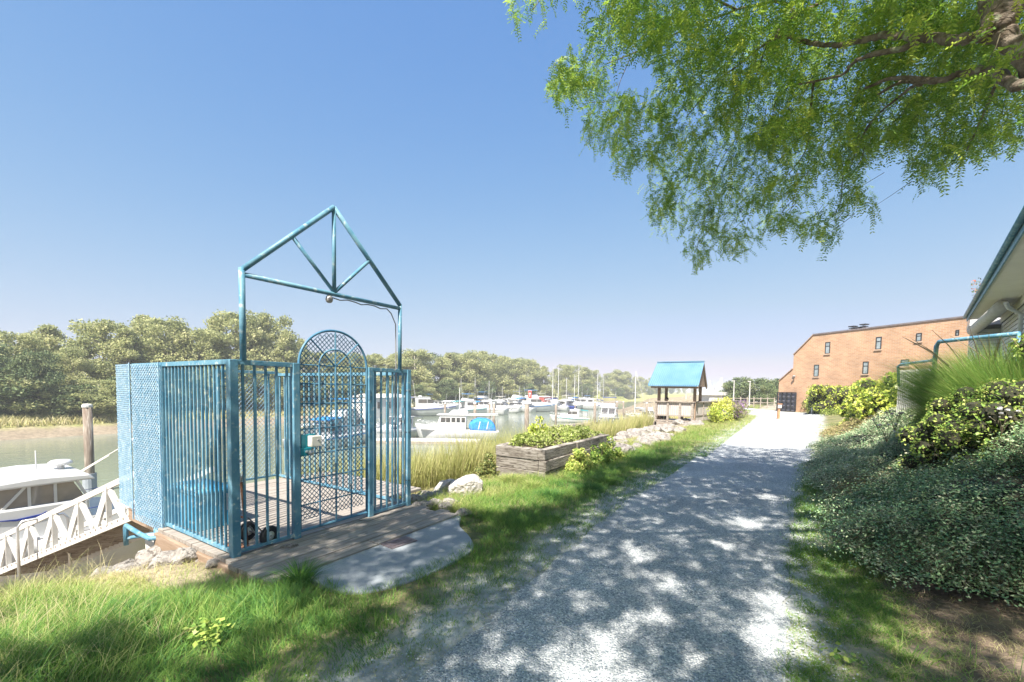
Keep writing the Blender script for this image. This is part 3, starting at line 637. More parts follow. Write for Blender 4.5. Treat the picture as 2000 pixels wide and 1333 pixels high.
for i, (px, py, s) in enumerate([(820, 975, .17), (840, 968, .16), (832, 990, .15), (850, 985, .15), (815, 992, .12), (858, 965, .13), (868, 995, .12), (882, 985, .14), (828, 958, .13)]):
    x, y = on(px, py, -.05); boulder(x, y, s, 'dark jagged riprap boulder piled at the foot of the right gate post', 'dark jagged boulders by the right gate post', dz=.05)
for i, (px, py, s) in enumerate([(235, 1068, .22), (275, 1060, .16), (300, 1075, .26), (345, 1080, .18), (205, 1085, .2), (360, 1110, .16), (250, 1095, .17), (330, 1105, .2), (395, 1105, .12), (170, 1090, .14), (420, 1128, .1)]):
    x, y = on(px, py, -.2); boulder(x, y, s, 'sunlit tan boulder lying on the bank below the mesh screen', 'tan boulders below the mesh screen', dz=.02, sz=.85)
x, y = on(372, 1150, -.06); boulder(x, y, .20, 'flat grey slab of rock sunk in green grass below the deck corner', dz=-.08, sz=.5)
x, y = on(460, 1155, -.06); boulder(x, y, .14, 'small grey rock in the grass by the cut end of the planks', dz=-.03, sz=.7)
o = boulder(*on(565, 1068, 0), .075, 'flat chipped stone lying on the planks against the left gate post', dz=.08, sz=.6, sx=1.2)
o = boulder(*on(505, 1085, 0), .06, 'smaller bluish stone on the planks by the corner post', dz=.06, sz=.5)
k = 0
for i in range(120):
    y = 10.8+rng.random()**1.2*15.5; x = -5.0+2.3*(rng.random()-.35)+(-.2)*sm(20, 26, y); s = .16+.30*rng.random()
    if y > 23 and x > -3.9: continue
    boulder(float(x), float(y), float(s), 'grey riprap boulder on the bank between the planter and the pavilion', 'riprap boulders between planter and pavilion', dz=-.02, sz=.85)

for word, grp in (('sunlit tan boulder on the bank below the mesh screen', 'tan boulders below the mesh screen'), ('dark jagged boulder by the right gate post', 'dark jagged boulders by the right gate post')):
    bs = [o for o in bpy.data.objects if o.get('group') == grp]; bs.sort(key=lambda o: project([tuple(o.location)])[0][0])
    for i, o in enumerate(bs): o['label'] = word+', '+'first second third fourth fifth sixth seventh eighth ninth tenth eleventh'.split()[i]+' from the left'
# ---------------------------------------------------------------- viewing pavilion
pv = thing('viewing_pavilion', 'small timber pavilion with blue metal gable roof on a railed deck by the path', 'pavilion', (-4.9, 25, 0))
px0, px1, py0, py1 = -6.0, -4.15, 24.0, 27.2
MB().span((px0-.1, py0-.05, -.30), (px1+.1, py1, -.06)).build('platform', grey_wood, pv, True, bevel=.01)
mb = MB()
for x in (px0+.1, -5.0, px1-.1):
    for y in (py0+.2, py1-.2): mb.tube([(x, y, -2.6), (x, y, -.30)], .13, 10)
mb.build('foundation_pile', pile_wood, pv, True)
MB().span((px0+.1, py0+.15, -1.2), (px1, py0+.2, -.31)).build('skirt_board', grey_wood, pv, True)
rz0 = 1.0
for x in (px0, px0+.62, px0+1.23, px1): MB().span((x-.05, py0-.05, -.25 if x in (px0, px1) else -.06), (x+.05, py0+.05, rz0+.0)).build('rail_post', grey_wood, pv, True)
mb = MB(); mb.span((px0-.1, py0-.09, rz0+.002), (px1+.1, py0+.07, rz0+.05)); mb.build('handrail', grey_wood, pv, True)
mb = MB(); mb.span((px0, py0-.03, .26), (px1, py0+.03, .33)); mb.span((px0, py0-.03, -.02), (px1, py0+.03, .05)); mb.build('lower_rail', grey_wood, pv, True)
mb = MB()
x = px0+.07
while x < px1-.05: mb.span((x, py0+.031, .30), (x+.10, py0+.05, rz0)); x += .112
mb.build('infill_board', mat('pavilion_board', (.36, .33, .32), (.47, .44, .42), scale=6, rough=.9, stretch=(8, 8, 1)), pv, True)
# side rail running on along the path
q0, q1 = Vector((px1, py0, 0)), Vector((-2.75, 31.5, 0)); dv = q1-q0
MB().bar(q0+Vector((0, 0, rz0+.025)), q1+Vector((0, 0, rz0+.025)), .16, .05).build('handrail', grey_wood, pv, True)
mb = MB(); mb.bar(q0+Vector((0, 0, .30)), q1+Vector((0, 0, .30)), .05, .07); mb.bar(q0+Vector((0, 0, -.02)), q1+Vector((0, 0, -.02)), .05, .12); mb.build('lower_rail', grey_wood, pv, True)
mb = MB(); nn = 58
for i in range(nn):
    p = q0+dv*((i+.5)/nn); mb.box((p.x, p.y, .50), (.025, .10, .98), math.atan2(dv.y, dv.x)-math.pi/2)
mb.build('baluster', mat('pavilion_slat', (.40, .36, .34), (.50, .46, .43), scale=6, rough=.9), pv, True)
for i in range(1, 6): p = q0+dv*(i/5); MB().box((p.x, p.y, .40), (.1, .1, 1.25)).build('rail_post', grey_wood, pv, True)
MB().add([(q0.x, q0.y, -.06), (q1.x, q1.y, -.06), (q1.x-1.5, q1.y+.3, -.06), (q0.x-1.5, q0.y+2, -.06), (q0.x, q0.y, -.2), (q1.x, q1.y, -.2), (q1.x-1.5, q1.y+.3, -.2), (q0.x-1.5, q0.y+2, -.2)], [(0, 1, 2, 3), (7, 6, 5, 4), (0, 4, 5, 1), (1, 5, 6, 2), (2, 6, 7, 3), (3, 7, 4, 0)]).build('ramp', grey_wood, pv, True)
# roof: front slope seen, back slope behind
ez, rgz = 1.84, 3.12; rx0, rx1 = -6.35, -3.83; ey, ry, by = 23.6, 25.05, 26.5
for x in (px0+.08, px1+.05):
    for y in (24.25, 25.9): MB().span((x-.07, y-.07, -.06), (x+.07, y+.07, ez+.12)).build('roof_post', beam_wood, pv, True)
sl_ = (rgz-ez)/(ry-ey)
def slope(y): return ez+(y-ey)*sl_ if y < ry else ez+(by-y)*sl_
rf = MB(); rf.add([(rx0, ey, ez), (rx1, ey, ez), (rx1, ry, rgz), (rx0+.1, ry, rgz), (rx0, ey, ez+.05), (rx1, ey, ez+.05), (rx1, ry, rgz+.05), (rx0+.1, ry, rgz+.05), (rx0, by, ez), (rx1, by, ez), (rx0, by, ez+.05), (rx1, by, ez+.05)],
    [(0, 1, 2, 3), (4, 7, 6, 5), (0, 4, 5, 1), (0, 3, 7, 4), (1, 5, 6, 2), (8, 3, 2, 9), (10, 11, 6, 7), (8, 9, 11, 10), (8, 10, 7, 3), (9, 2, 6, 11)])
rf = rf.build('roof', roof_blue, pv, True)
mb = MB(); n = 24
for i in range(n+1):
    f = i/n; xa = rx0+(rx1-rx0)*f; xb = rx0+.1+(rx1-rx0-.1)*f; mb.bar((xa, ey-.01, ez+.062), (xb, ry, rgz+.062), .022, .028)
mb.build('standing_seam', roof_blue, rf, True)
MB().bar((rx0+.08, ry, rgz+.08), (rx1+.02, ry, rgz+.08), .14, .05).build('ridge_cap', roof_blue, rf, True)
MB().span((rx0+.12, ey+.08, ez-.10), (rx1-.0, ey+.16, ez-.002)).build('eave_beam', beam_wood, pv, True)
mb = MB(); mb.bar((rx1-.04, ey+.02, ez-.06), (rx1-.04, ry, rgz-.06), .06, .12); mb.bar((rx1-.04, by-.02, ez-.06), (rx1-.04, ry, rgz-.06), .06, .12); mb.build('barge_board', beam_wood, pv, True)
MB().add([(rx1-.1, ey+.3, ez), (rx1-.1, by-.3, ez), (rx1-.1, ry, rgz-.1), (rx1-.07, ey+.3, ez), (rx1-.07, by-.3, ez), (rx1-.07, ry, rgz-.1)], [(0, 1, 2), (5, 4, 3), (0, 3, 4, 1), (1, 4, 5, 2), (2, 5, 3, 0)]).build('gable_board', beam_wood, pv, True)
# bench inside and the person on it
bn = thing('bench', 'plain wooden bench inside the pavilion behind its railing', 'bench', (-5.6, 24.75, -.06))
MB().span((-.35, -.2, .40), (.9, .2, .45)).build('seat', grey_wood, bn); 
for x in (-.28, .8): MB().span((x-.04, -.18, 0), (x+.04, .18, .40)).build('leg', grey_wood, bn)
def skin_body(name, verts, edges, radii, m, parent, root=0, sub=2):
    me = bpy.data.meshes.new(name); me.from_pydata(verts, edges, []); o = bpy.data.objects.new(name, me); C.objects.link(o); o.parent = parent
    sk = o.modifiers.new('skin', 'SKIN'); sk.use_smooth_shade = True
    for i, r in enumerate(radii): me.skin_vertices[0].data[i].radius = (r if isinstance(r, tuple) else (r, r))
    me.skin_vertices[0].data[root].use_root = True
    s = o.modifiers.new('subsurf', 'SUBSURF'); s.levels = s.render_levels = sub
    me.materials.append(m); return o
pe = thing('person', 'dark haired person in a light shirt sitting under the pavilion roof', 'person', (-5.62, 24.75, .39), 0)
V = [(0, 0, .06), (0, -.0, .22), (0, 0, .42), (0, 0, .54), (0, -.01, .62), (0, -.02, .72), (0, -.02, .80),
     (.10, -.06, .06), (.12, -.45, .07), (.12, -.47, -.33), (.12, -.58, -.38), (-.10, -.06, .06), (-.12, -.45, .07), (-.12, -.47, -.33), (-.12, -.58, -.38),
     (.18, 0, .46), (.23, -.04, .22), (.17, -.28, .14), (.14, -.36, .12), (-.18, 0, .46), (-.23, -.04, .22), (-.17, -.28, .14), (-.14, -.36, .12)]
E_ = [(0, 1), (1, 2), (2, 3), (3, 4), (4, 5), (5, 6), (0, 7), (7, 8), (8, 9), (9, 10), (0, 11), (11, 12), (12, 13), (13, 14), (2, 15), (15, 16), (16, 17), (17, 18), (2, 19), (19, 20), (20, 21), (21, 22)]
R_ = [.14, .13, .14, .07, .055, .085, .07, .09, .065, .045, .04, .09, .065, .045, .04, .06, .045, .035, .03, .06, .045, .035, .03]
skin_body('body', V, E_, R_, skin, pe)
MB().lathe([(.0, .50), (.07, .50), (.15, .46), (.175, .38), (.155, .2), (.16, .05), (.0, .04)], 16).build('shirt', shirt, pe, smooth=True)
mb = MB(); mb.lathe([(0, .86), (.05, .85), (.085, .81), (.098, .75), (.09, .70)], 14, (0, .015, 0)); mb.build('hair', hair_m, pe, smooth=True)
mb = MB(); 
for sx in (-.11, .11): mb.tube([(sx*.9, 0, .06), (sx, -.44, .08), (sx, -.465, -.3)], [.10, .078, .06], 10)
mb.build('trousers', trouser, pe, smooth=True)

# ---------------------------------------------------------------- boats
def hull_mb(L, Wd, H, bowrise=.45, transom=.85, k=16):
    mb = MB(); rows = []
    for i in range(k+1):
        t = i/k; x = -L/2+L*t; b = Wd/2*(transom+(1-transom)*min(1, t*3)) if t < .45 else Wd/2*max(.0, 1-((t-.45)/.55)**2.3)
        zt = H*(.82+bowrise*t*t); kz = -.35+(.35+H*.25)*max(0, (t-.72)/.28)**2
        rake = .10*L*max(0, (t-.6)/.4)**2
        b = max(b, .02)
        half = [(x-rake*.9, 0, kz), (x-rake*.7, b*.55, kz*.5+.02), (x-rake*.4, b*.86, .16+.15*t), (x, b*.985, zt*.86), (x, b, zt)]
        rows.append([(p[0], -p[1], p[2]) for p in half[::-1]]+half[1:])
    n = len(rows[0]); vs = [p for r in rows for p in r]
    fs = [(i*n+j, (i+1)*n+j, (i+1)*n+j+1, i*n+j+1) for i in range(k) for j in range(n-1)]
    fs += [tuple(range(n)), tuple(k*n+j for j in range(n))[::-1]]
    fs += [(i*n, i*n+n-1, (i+1)*n+n-1, (i+1)*n) for i in range(k)]
    mb.add(vs, fs); return mb
def stripes(L, Wd, H, m, par, k=12):
    for sgn in (-1, 1):
        mb = MB(); pts = []
        for i in range(k):
            t = i/k; b = Wd/2*(.85+.15*min(1, t*3)) if t < .45 else Wd/2*max(.0, 1-((t-.45)/.55)**2.3)
            pts.append((-L/2+L*t, sgn*(b*.99+.012), H*(.82+.45*t*t)*.80))
        for a, b in zip(pts[:-1], pts[1:]): mb.bar(a, b, .03, .07)
        mb.build('stripe', m, par)
def cabin(parent, prof, w, wins, m=white_gel, name='cabin', front=None):
    """prof: side profile (x,z); wins: (x0,z0,x1,z1,slant) side windows; front: windscreen quad ends"""
    c = MB().prism(prof, -w/2, w/2).build(name, m, parent, bevel=.03)
    for (a, z0, b, z1, s) in wins:
        for y in (-w/2-.012, w/2+.012):
            MB().prism([(a, z0), (b, z0), (b+s, z1), (a+s, z1)], y-.01, y+.01).build('window', glass_dark, c)
    if front:
        (xa, za), (xb, zb) = front; mb = MB(); nx = (zb-za); nz = -(xb-xa); l = math.hypot(nx, nz); nx, nz = nx/l*.012, nz/l*.012
        if nx < 0: nx, nz = -nx, -nz
        for y0, y1 in ((-w*.45, -w*.03), (w*.03, w*.45)):
            mb.add([(xa+nx, y0, za+nz), (xa+nx, y1, za+nz), (xb+nx, y1, zb+nz), (xb+nx, y0, zb+nz), (xa-nx, y0, za-nz), (xa-nx, y1, za-nz), (xb-nx, y1, zb-nz), (xb-nx, y0, zb-nz)], [(0, 1, 2, 3), (7, 6, 5, 4), (0, 4, 5, 1), (1, 5, 6, 2), (2, 6, 7, 3), (3, 7, 4, 0)])
        mb.build('windscreen', glass_dark, c)
    return c
def rail(parent, L, Wd, H, x0=0., x1=.97):
    mb = MB(); k = 9
    for sgn in (-1, 1):
        pts = []
        for i in range(k):
            t = .5+x0/2+(x1-.5-x0/2)*i/(k-1); b = Wd/2*max(.02, 1-((t-.45)/.55)**2.3)
            zt = H*(.82+.45*t*t); pts.append((-L/2+L*t, sgn*b*.95, zt+.42)); mb.tube([(-L/2+L*t, sgn*b*.95, zt), pts[-1]], .014, 5)
        mb.tube(pts, .016, 6)
    mb.build('bow_rail', metal_m, parent, smooth=True)
def mast_mb(x, h, r=.05): return MB().tube([(x, 0, 0), (x, 0, h)], [r, r*.7], 6)
def cruiser(label, group, accent=navy, L=8., fly=False, hullm=None):
    t = thing('motor_cruiser', label, 'boat', group=group)
    h = hull_mb(L, L*.33, L*.15); h.build('hull', hullm or white_gel, t, smooth=True)
    stripes(L, L*.33, L*.15, accent, t)
    z = L*.15*.9; c = cabin(t, [(-L*.22, z-.2), (L*.30, z-.2), (L*.22, z+.35), (L*.08, z+.42), (-L*.02, z+1.15), (-L*.24, z+1.15)], L*.24, [(-L*.19, z+.5, -L*.06, z+.95, 0), (-L*.05, z+.5, L*.045, z+.95, -.02), (L*.12, z+.08, L*.2, z+.2, 0)], front=((L*.078, z+.47), (-L*.012, z+1.08)))
    MB().span((-L*.27, -L*.125, z+1.16), (L*.0, L*.125, z+1.22)).build('roof', white_gel, t, bevel=.02)
    MB().prism([(-L*.46, z+1.0), (-L*.25, z+1.15), (-L*.25, z+1.22), (-L*.46, z+1.08)], -L*.12, L*.12).build('canopy', accent, t)
    mb = MB()
    for y in (-L*.11, L*.11): MB().tube([(-L*.44, y, z-.1), (-L*.45, y, z+1.02)], .02, 6).build('canopy_pole', metal_m, t)
    rail(t, L, L*.33, L*.15)
    MB().lathe([(0, .16), (.20, .14), (.23, .06), (.2, 0), (0, 0)], 12, (-L*.14, 0, z+1.23)).build('radar_dome', white_gel, t, smooth=True)
    MB().tube([(-L*.2, L*.08, z+1.2), (-L*.24, L*.09, z+3.2)], .015, 5).build('antenna', white_gel, t)
    if fly:
        cabin(t, [(-L*.22, z+1.23), (-L*.0, z+1.23), (-L*.04, z+1.75), (-L*.2, z+1.6)], L*.2, [], name='flybridge', m=white_gel)
        MB().span((-L*.22, -L*.11, z+2.5), (-L*.04, L*.11, z+2.56)).build('bimini', accent, t)
        mb = MB()
        for y in (-L*.1, L*.1):
            for x in (-L*.2, -L*.06): MB().tube([(x, y, z+1.4), (x, y, z+2.5)], .018, 5).build('bimini_pole', metal_m, t)
    return t
def sailboat(label, group, hullm=None, accent=navy, L=9.5, mh=10.5):
    t = thing('sailing_boat', label, 'boat', group=group)
    hull_mb(L, L*.3, L*.12, .35, .6).build('hull', hullm or white_gel, t, smooth=True); stripes(L, L*.3, L*.12, accent, t)
    z = L*.11; cabin(t, [(-L*.12, z-.1), (L*.24, z-.1), (L*.18, z+.32), (-L*.1, z+.42)], L*.18, [(-L*.08, z+.12, L*.0, z+.26, 0), (L*.03, z+.1, L*.11, z+.24, 0)])
    MB().tube([(L*.08, 0, z), (L*.08, 0, mh)], [.085, .06], 8).build('mast', white_gel, t)
    MB().tube([(L*.07, 0, z+1.1), (-L*.36, 0, z+1.2)], .055, 6).build('boom', metal_m, t)
    MB().tube([(L*.05, 0, z+1.22), (-L*.1, 0, z+1.34), (-L*.34, 0, z+1.3)], [.17, .15, .08], 8).build('sail_cover', accent, t, smooth=True)
    mb = MB(); mb.tube([(L*.48, 0, z+.3), (L*.08, 0, mh)], .02, 4); mb.tube([(-L*.48, 0, z), (L*.08, 0, mh)], .02, 4)
    for y in (-L*.14, L*.14): mb.tube([(L*.07, y, z), (L*.08, y*.6, mh*.55), (L*.08, 0, mh*.95)], .018, 4)
    mb.build('rigging', dull_metal, t); MB().bar((L*.08, -L*.085, mh*.56), (L*.08, L*.085, mh*.56), .05, .04).build('spreader', white_gel, t); rail(t, L, L*.3, L*.12)
    return t
def place(o, x, y, rz, s=1, z=WZ): o.location = (x, y, z); o.rotation_euler = (0, 0, rz); o.scale = (s, s, s); return o

# near boat left of the gangway: hardtop cruiser, bow towards -Y
nb = thing('hardtop_cruiser', 'white hardtop cabin cruiser with blue fish emblem moored below the gangway', 'boat', (0, 0, 0))
L_ = 8.4; bq = -15.0
xr, yr_, zr = at_x(165, 925, bq+1.0)
HT = zr-WZ; hh = HT-1.36
hull_mb(L_, 2.9, 1.25*hh/1.05, .4, .9).build('hull', white_gel, nb, smooth=True)
deckz = hh+.30
MB().prism([(-2.5, deckz-.55), (3.3, deckz-.5), (2.4, deckz+.12), (1.2, deckz+.42), (.75, deckz+.5), (-1.5, deckz+.5), (-1.52, deckz+.1), (-2.5, deckz-.0)], -1.18, 1.18).build('deck_house', white_gel, nb, bevel=.05)
gz0, gz1 = deckz+.5, HT-.14
MB().prism([(.72, gz0-.02), (-.15, gz1), (-1.25, gz1), (-1.46, gz0-.02)], -1.10, 1.10).build('window', mat('tinted_glass', (.16, .15, .14), (.30, .27, .24), scale=1.5, rough=.08, spec=.8), nb)
mb = MB()
for y in (-1.12, 1.12):
    for (xa, xb) in ((.78, -.10), (-.15, -.5), (-.55, -.55), (-.95, -.95), (-1.5, -1.3)): MB().bar((xa, y, gz0-.02), (xb, y, gz1+.02), .05, .05).build('window_post', white_gel, nb)
MB().prism([(.15, gz1), (.0, gz1+.14), (-.7, gz1+.20), (-1.5, gz1+.16), (-1.62, gz1+.02)], -1.22, 1.22).build('hardtop', white_gel, nb, bevel=.04)
MB().lathe([(0, .13), (.16, .12), (.22, .07), (.22, .03), (.16, 0), (0, 0)], 18, (-1.25, 0, gz1+.27)).build('radar_dome', white_gel, nb, smooth=True)
mb = MB(); mb.tube([(-1.25, 0, gz1+.15), (-1.25, 0, gz1+.28)], .07, 8); mb.build('radar_mount', white_gel, nb)
for x_, h_ in ((-.75, .55), (-.0, .28)): MB().tube([(x_, .6, gz1+.18), (x_, .6, gz1+.18+h_)], .014, 6).build('antenna', white_gel, nb)
for y, l in ((.9, 1.25), (1.0, .75)): MB().tube([(-1.2, y, gz1+.05), (-1.2-l*.95, y, gz1+.05+l*.62)], .012, 6).build('fishing_rod', cream_gel, nb)
MB().lathe([(0, .05), (.06, .03), (.07, -.01), (.04, -.05), (0, -.06)], 10, (-1.2-1.22, .9, gz1+.05+.80)).build('float_light', white_gel, nb, smooth=True)
mb = MB(); zc = deckz+.27
MB().span((-4.1, -1.2, hh-.35), (-2.6, 1.2, hh-.1)).build('cockpit_sole', cream_gel, nb)
for s_ in (-1, 1):   # emblem on both flanks: leaping fish over a pale band
    e = MB(); yy = s_*1.192
    e.prism([(.95, zc-.10), (.72, zc+.02), (.40, zc+.09), (.12, zc+.13), (.02, zc+.07), (.16, zc-.02), (.42, zc-.07), (.66, zc-.17), (.86, zc-.20)], yy-.008, yy+.008)
    e.prism([(.02, zc+.03), (-.35, zc+.0), (-.72, zc+.035), (-.80, zc+.08), (-.76, zc+.01), (-.84, zc-.06), (-.70, zc-.01), (-.35, zc-.04)], yy-.008, yy+.008)
    e.build('emblem', navy, nb)
    e = MB(); e.prism([(.78, zc-.12), (.30, zc-.02), (.33, zc-.06), (.76, zc-.16)], yy-.014, yy+.014); e.build('emblem_band', white_gel, nb)
    MB().bar((-1.3, yy, zc-.02), (-2.4, yy, zc+.02), .016, .012).build('stripe', navy, nb)
rail(nb, L_, 2.9, 1.25*hh/1.05)
mb = MB(); mb.tube([(3.6, 1.2, hh+.1), (1.8, 1.40, hh+.12), (0, 1.42, hh+.12), (-2, 1.42, hh+.1)], .016, 6); mb.tube([(3.6, -1.2, hh+.1), (1.8, -1.40, hh+.12), (0, -1.42, hh+.12), (-2, -1.42, hh+.1)], .016, 6); mb.build('rub_rail', dull_metal, nb)
place(nb, bq, yr_-1.45, -math.pi/2-.02)
nb.location.x = bq
# clutter on the float in front of it: outboards, hoop rail
nf = thing('floating_dock', 'low grey floating dock between the gangway and the hardtop cruiser', 'dock', (-12.0, 1.0, WZ))
MB().span((-1.0, -7, 0), (.9, 9, .32)).build('deck', grey_wood, nf); MB().span((-1.05, -7, -.2), (.95, 9, -.01)).build('float', pile_wood, nf)
hr = thing('hoop_rail', 'tall steel hoop rail standing on the near floating dock', 'railing', (-11.4, .6, WZ+.32))
xa, ya_, za_ = at_x(35, 1062, -11.4); xb, yb_, zb_ = at_x(133, 1010, -11.4); zt_ = at_x(38, 1020, -11.4)[2]
MB().tube([(-11.4, ya_, WZ+.32), (-11.4, ya_, zt_-.1), (-11.4, ya_+.06, zt_), (-11.4, yb_-.06, zt_+.02), (-11.4, yb_, zt_-.08), (-11.4, yb_, WZ+.32)], .022, 8).build('rail', metal_m, hr, True, True)
def dinghy(label, x, y, rz, m):
    t = thing('dinghy', label, 'boat'); L = 3.2
    h = hull_mb(L, 1.45, .55, .3, .9); h.build('hull', m, t, smooth=True)
    MB().span((-1.1, -.55, .40), (.5, .55, .485)).build('interior', teal_canvas, t)
    MB().span((-.3, -.6, .45), (-.05, .6, .52)).build('thwart', grey_wood, t)
    MB().span((-1.95, -.14, .1), (-1.62, .14, .9)).build('outboard_motor', black_m, t, bevel=.05)
    return place(t, x, y, rz)
dinghy('small white dinghy with dark outboard tied behind the hoop rail', -9.9, .9, -1.5, white_gel)
dinghy('grey dinghy half hidden by bank grass at the far left', -10.1, -2.2, -1.6, cream_gel)

# pilings
def piling(px, py, gx_top, w, label, wy=None, extra=None, group='weathered mooring piles'):
    x, y = on(px, wy, WZ) if wy else (gx_top[0], gx_top[1])
    Yc = -x*math.sin(TH)+y*math.cos(TH); zt = at(px, py, Yc)[2]; r = w/FPX*Yc/2
    t = thing('mooring_pile', label, 'piling', (x, y, WZ-1.2), 0, group); h = zt-WZ+1.2
    MB().tube([(0, 0, 0), (0.02, .01, h*.5), (0, 0, h)], [r*1.06, r, r*.97], 12).build('shaft', pile_wood, t, smooth=True)
    MB().lathe([(0, h+.05), (r*.8, h+.04), (r*1.1, h-.02), (r*1.12, h-.12), (r*1.0, h-.12)], 12).build('cap', white_paint, t)
    return t, zt, r
PL = piling(176, 791, None, 15, 'thick dark wooden pile with pale cap left of the enclosure, behind the hardtop cruiser', wy=962)
cl = thing('pile_collar', 'pale concrete collar round the foot of the thick dark pile', 'collar', PL[0].location)
zz_ = at(180, 925, -PL[0].location.x*math.sin(TH)+PL[0].location.y*math.cos(TH))[2]-PL[0].location.z
MB().lathe([(PL[2]*1.1, zz_), (PL[2]*1.4, zz_), (PL[2]*1.4, zz_-.9), (PL[2]*1.1, zz_-.9)], 14).build('ring', concrete, cl)
lab = ['left of the white trawler, behind its bow', 'nearest the white trawler, rising before its blue cover', 'thin pair member just beyond the trawler stern', 'darkest thin pile by the trawler stern rail', 'thickest far pile, behind the planter, carrying the red sign',
       'slender pile standing at the corner of the log float', 'pile in front of the flybridge boat', 'very thin far pile in open water', 'thin pile right of the flybridge boat', 'thin pile second right of the flybridge boat', 'far pile left of the small open boat', 'far thin pile beyond the open boat', 'brown pile in front of the small open boat', 'pile close to the left end of the pavilion']
for i, (px, pt, pb, w) in enumerate([(869, 788, 822, 4.5), (927, 787, 852, 6), (956, 788, 816, 4), (964, 787, 845, 5), (1028, 788, 852, 9), (1085, 789, 832, 4.5), (1161, 786, 830, 5.5), (1123, 790, 813, 2), (1204, 785, 817, 3.6), (1217, 785, 812, 3.2), (1240, 786, 801, 3), (1254, 786, 798, 2.2), (1262, 787, 833, 5), (1279, 787, 799, 2.2)]):
    pr_ = piling(px, pt, None, w, 'mooring pile '+lab[i], wy=pb)
    if i == 4:
        x, y = pr_[0].location.x, pr_[0].location.y; zt = pr_[1]
        sg_ = thing('channel_sign', 'red and white channel signboard on top of the thickest pile', 'sign', (x, y, zt)); u = 1/FPX*48.5
        MB().span((-.2*u*4, -.06, .1), (3*u, .0, 12*u)).build('white_board', white_paint, sg_); MB().span((2.2*u, -.05, 10*u), (8.5*u, .02, 24*u)).build('red_board', red_paint, sg_)
        MB().span((1.8*u, .021, 9.6*u), (8.9*u, .05, 24.6*u)).build('board_frame', white_paint, sg_)
        mb = MB(); mb.span((3.4*u, -.07, 17*u), (7.2*u, -.052, 20*u)); mb.span((4.6*u, -.07, 12.5*u), (6*u, -.052, 16*u)); mb.build('mark', white_paint, sg_); MB().span((-8*u, -.05, -1*u), (8*u, .05, 5*u)).build('shelf', white_paint, sg_); sg_.rotation_euler = (0, 0, TH*.9)

# trawler with blue cover
tw = thing('trawler', 'white trawler with row of cabin windows and bright blue cover near the reeds', 'boat')
Lt = 8.2; hull_mb(Lt, 2.8, 1.25, .5, .85).build('hull', white_gel, tw, smooth=True)
cabin(tw, [(-.9, .95), (3.6, 1.15), (3.2, 1.5), (1.9, 1.6), (1.6, 2.5), (-.9, 2.5)], 2.1, [(-.8+.0, 1.85, -.45, 2.3, 0), (-.32, 1.85, .02, 2.3, 0), (.12, 1.85, .5, 2.3, 0), (.62, 1.85, 1.02, 2.3, 0), (1.1, 1.85, 1.55, 2.3, -.05)], front=((1.87, 1.72), (1.65, 2.4)))
MB().span((-1.3, -1.15, 2.51), (1.9, 1.15, 2.60)).build('roof', white_gel, tw, bevel=.02)
cabin(tw, [(-1.1, 2.61), (.9, 2.61), (.45, 3.0), (-1.0, 2.95)], 1.6, [], name='flybridge'); rail(tw, Lt, 2.8, 1.25)
mb = MB(); mb.prism([(-3.9, 1.0), (-3.6, 1.75), (-3.0, 2.15), (-2.0, 2.2), (-1.25, 1.9), (-1.1, 1.3), (-1.5, 1.0)], -1.15, 1.15); bc = mb.build('boat_cover', canvas_blue, tw, bevel=.25)
mb = MB()
for x0_ in (-2.9, -2.1):
    for y in (-1.165, 1.165): mb.bar((x0_, y, 1.2), (x0_-.16, y, 1.95-.25*(x0_ > -2)), .03, .09)
mb.build('cover_stripe', white_gel, bc)
mb = MB()
for y in (-1.1, 1.1): mb.tube([(-4, y, 1.1), (-4, y, 2.6), (-1.2, y, 2.55)], .025, 6)
mb.build('canopy_pole', metal_m, tw); MB().tube([(-.2, 0, 2.9), (-.2, 0, 5.2)], .035, 6).build('mast', white_gel, tw)
x, y = on(893, 860, WZ); place(tw, x, y, TH+math.pi+.06, 1.0)
nd = thing('log_float', 'long white edged float under the trawler and its neighbours', 'dock', (x+.4, y-2.6, WZ), TH)
MB().span((-7.5, -.7, -.1), (3.5, .7, .35)).build('deck', white_paint, nd); MB().span((-7.5, -.74, -.3), (3.5, -.71, .2)).build('fender_board', grey_wood, nd)
c1 = cruiser('white flybridge cruiser with navy canopy beside the brown pile', 'moored small cruisers', navy, 7.6, True); x, y = on(1183, 832, WZ); place(c1, x, y+1, TH-1.9, 1.15)
c2 = cruiser('white cruiser with teal canopy tied astern of the trawler', 'moored small cruisers', teal_canvas, 6.2); x, y = on(985, 835, WZ); place(c2, x+3, y+14, TH+3.0, 1)
c3 = cruiser('white open launch with dark bimini near the pavilion corner', 'moored small cruisers', black_m, 6.4, True); x, y = on(1268, 826, WZ); place(c3, x, y, TH-1.5, .95)
for lab_, px_, py_, rz_, sc_2, ac_ in (('white cruiser under a bright blue cover seen through the gate mesh', 688, 866, 1.2, 1.15, canvas_blue), ('white cruiser seen through the right hand gate bars', 772, 858, -2.0, 1.0, white_gel), ('cream trimmed cruiser moored behind the gate near the bank', 640, 872, .9, .9, cream_gel)):
    o = cruiser(lab_, 'moored small cruisers', ac_, 7.4, sc_2 > 1.1); x, y = on(px_, py_, WZ); place(o, x, y, TH+rz_, sc_2)
s0 = sailboat('small white sailing boat with tall bare mast left of the pavilion', None, accent=white_gel, L=7.0, mh=8.6); x, y = on(1243, 820, WZ); place(s0, x, y, TH+1.9, 1)
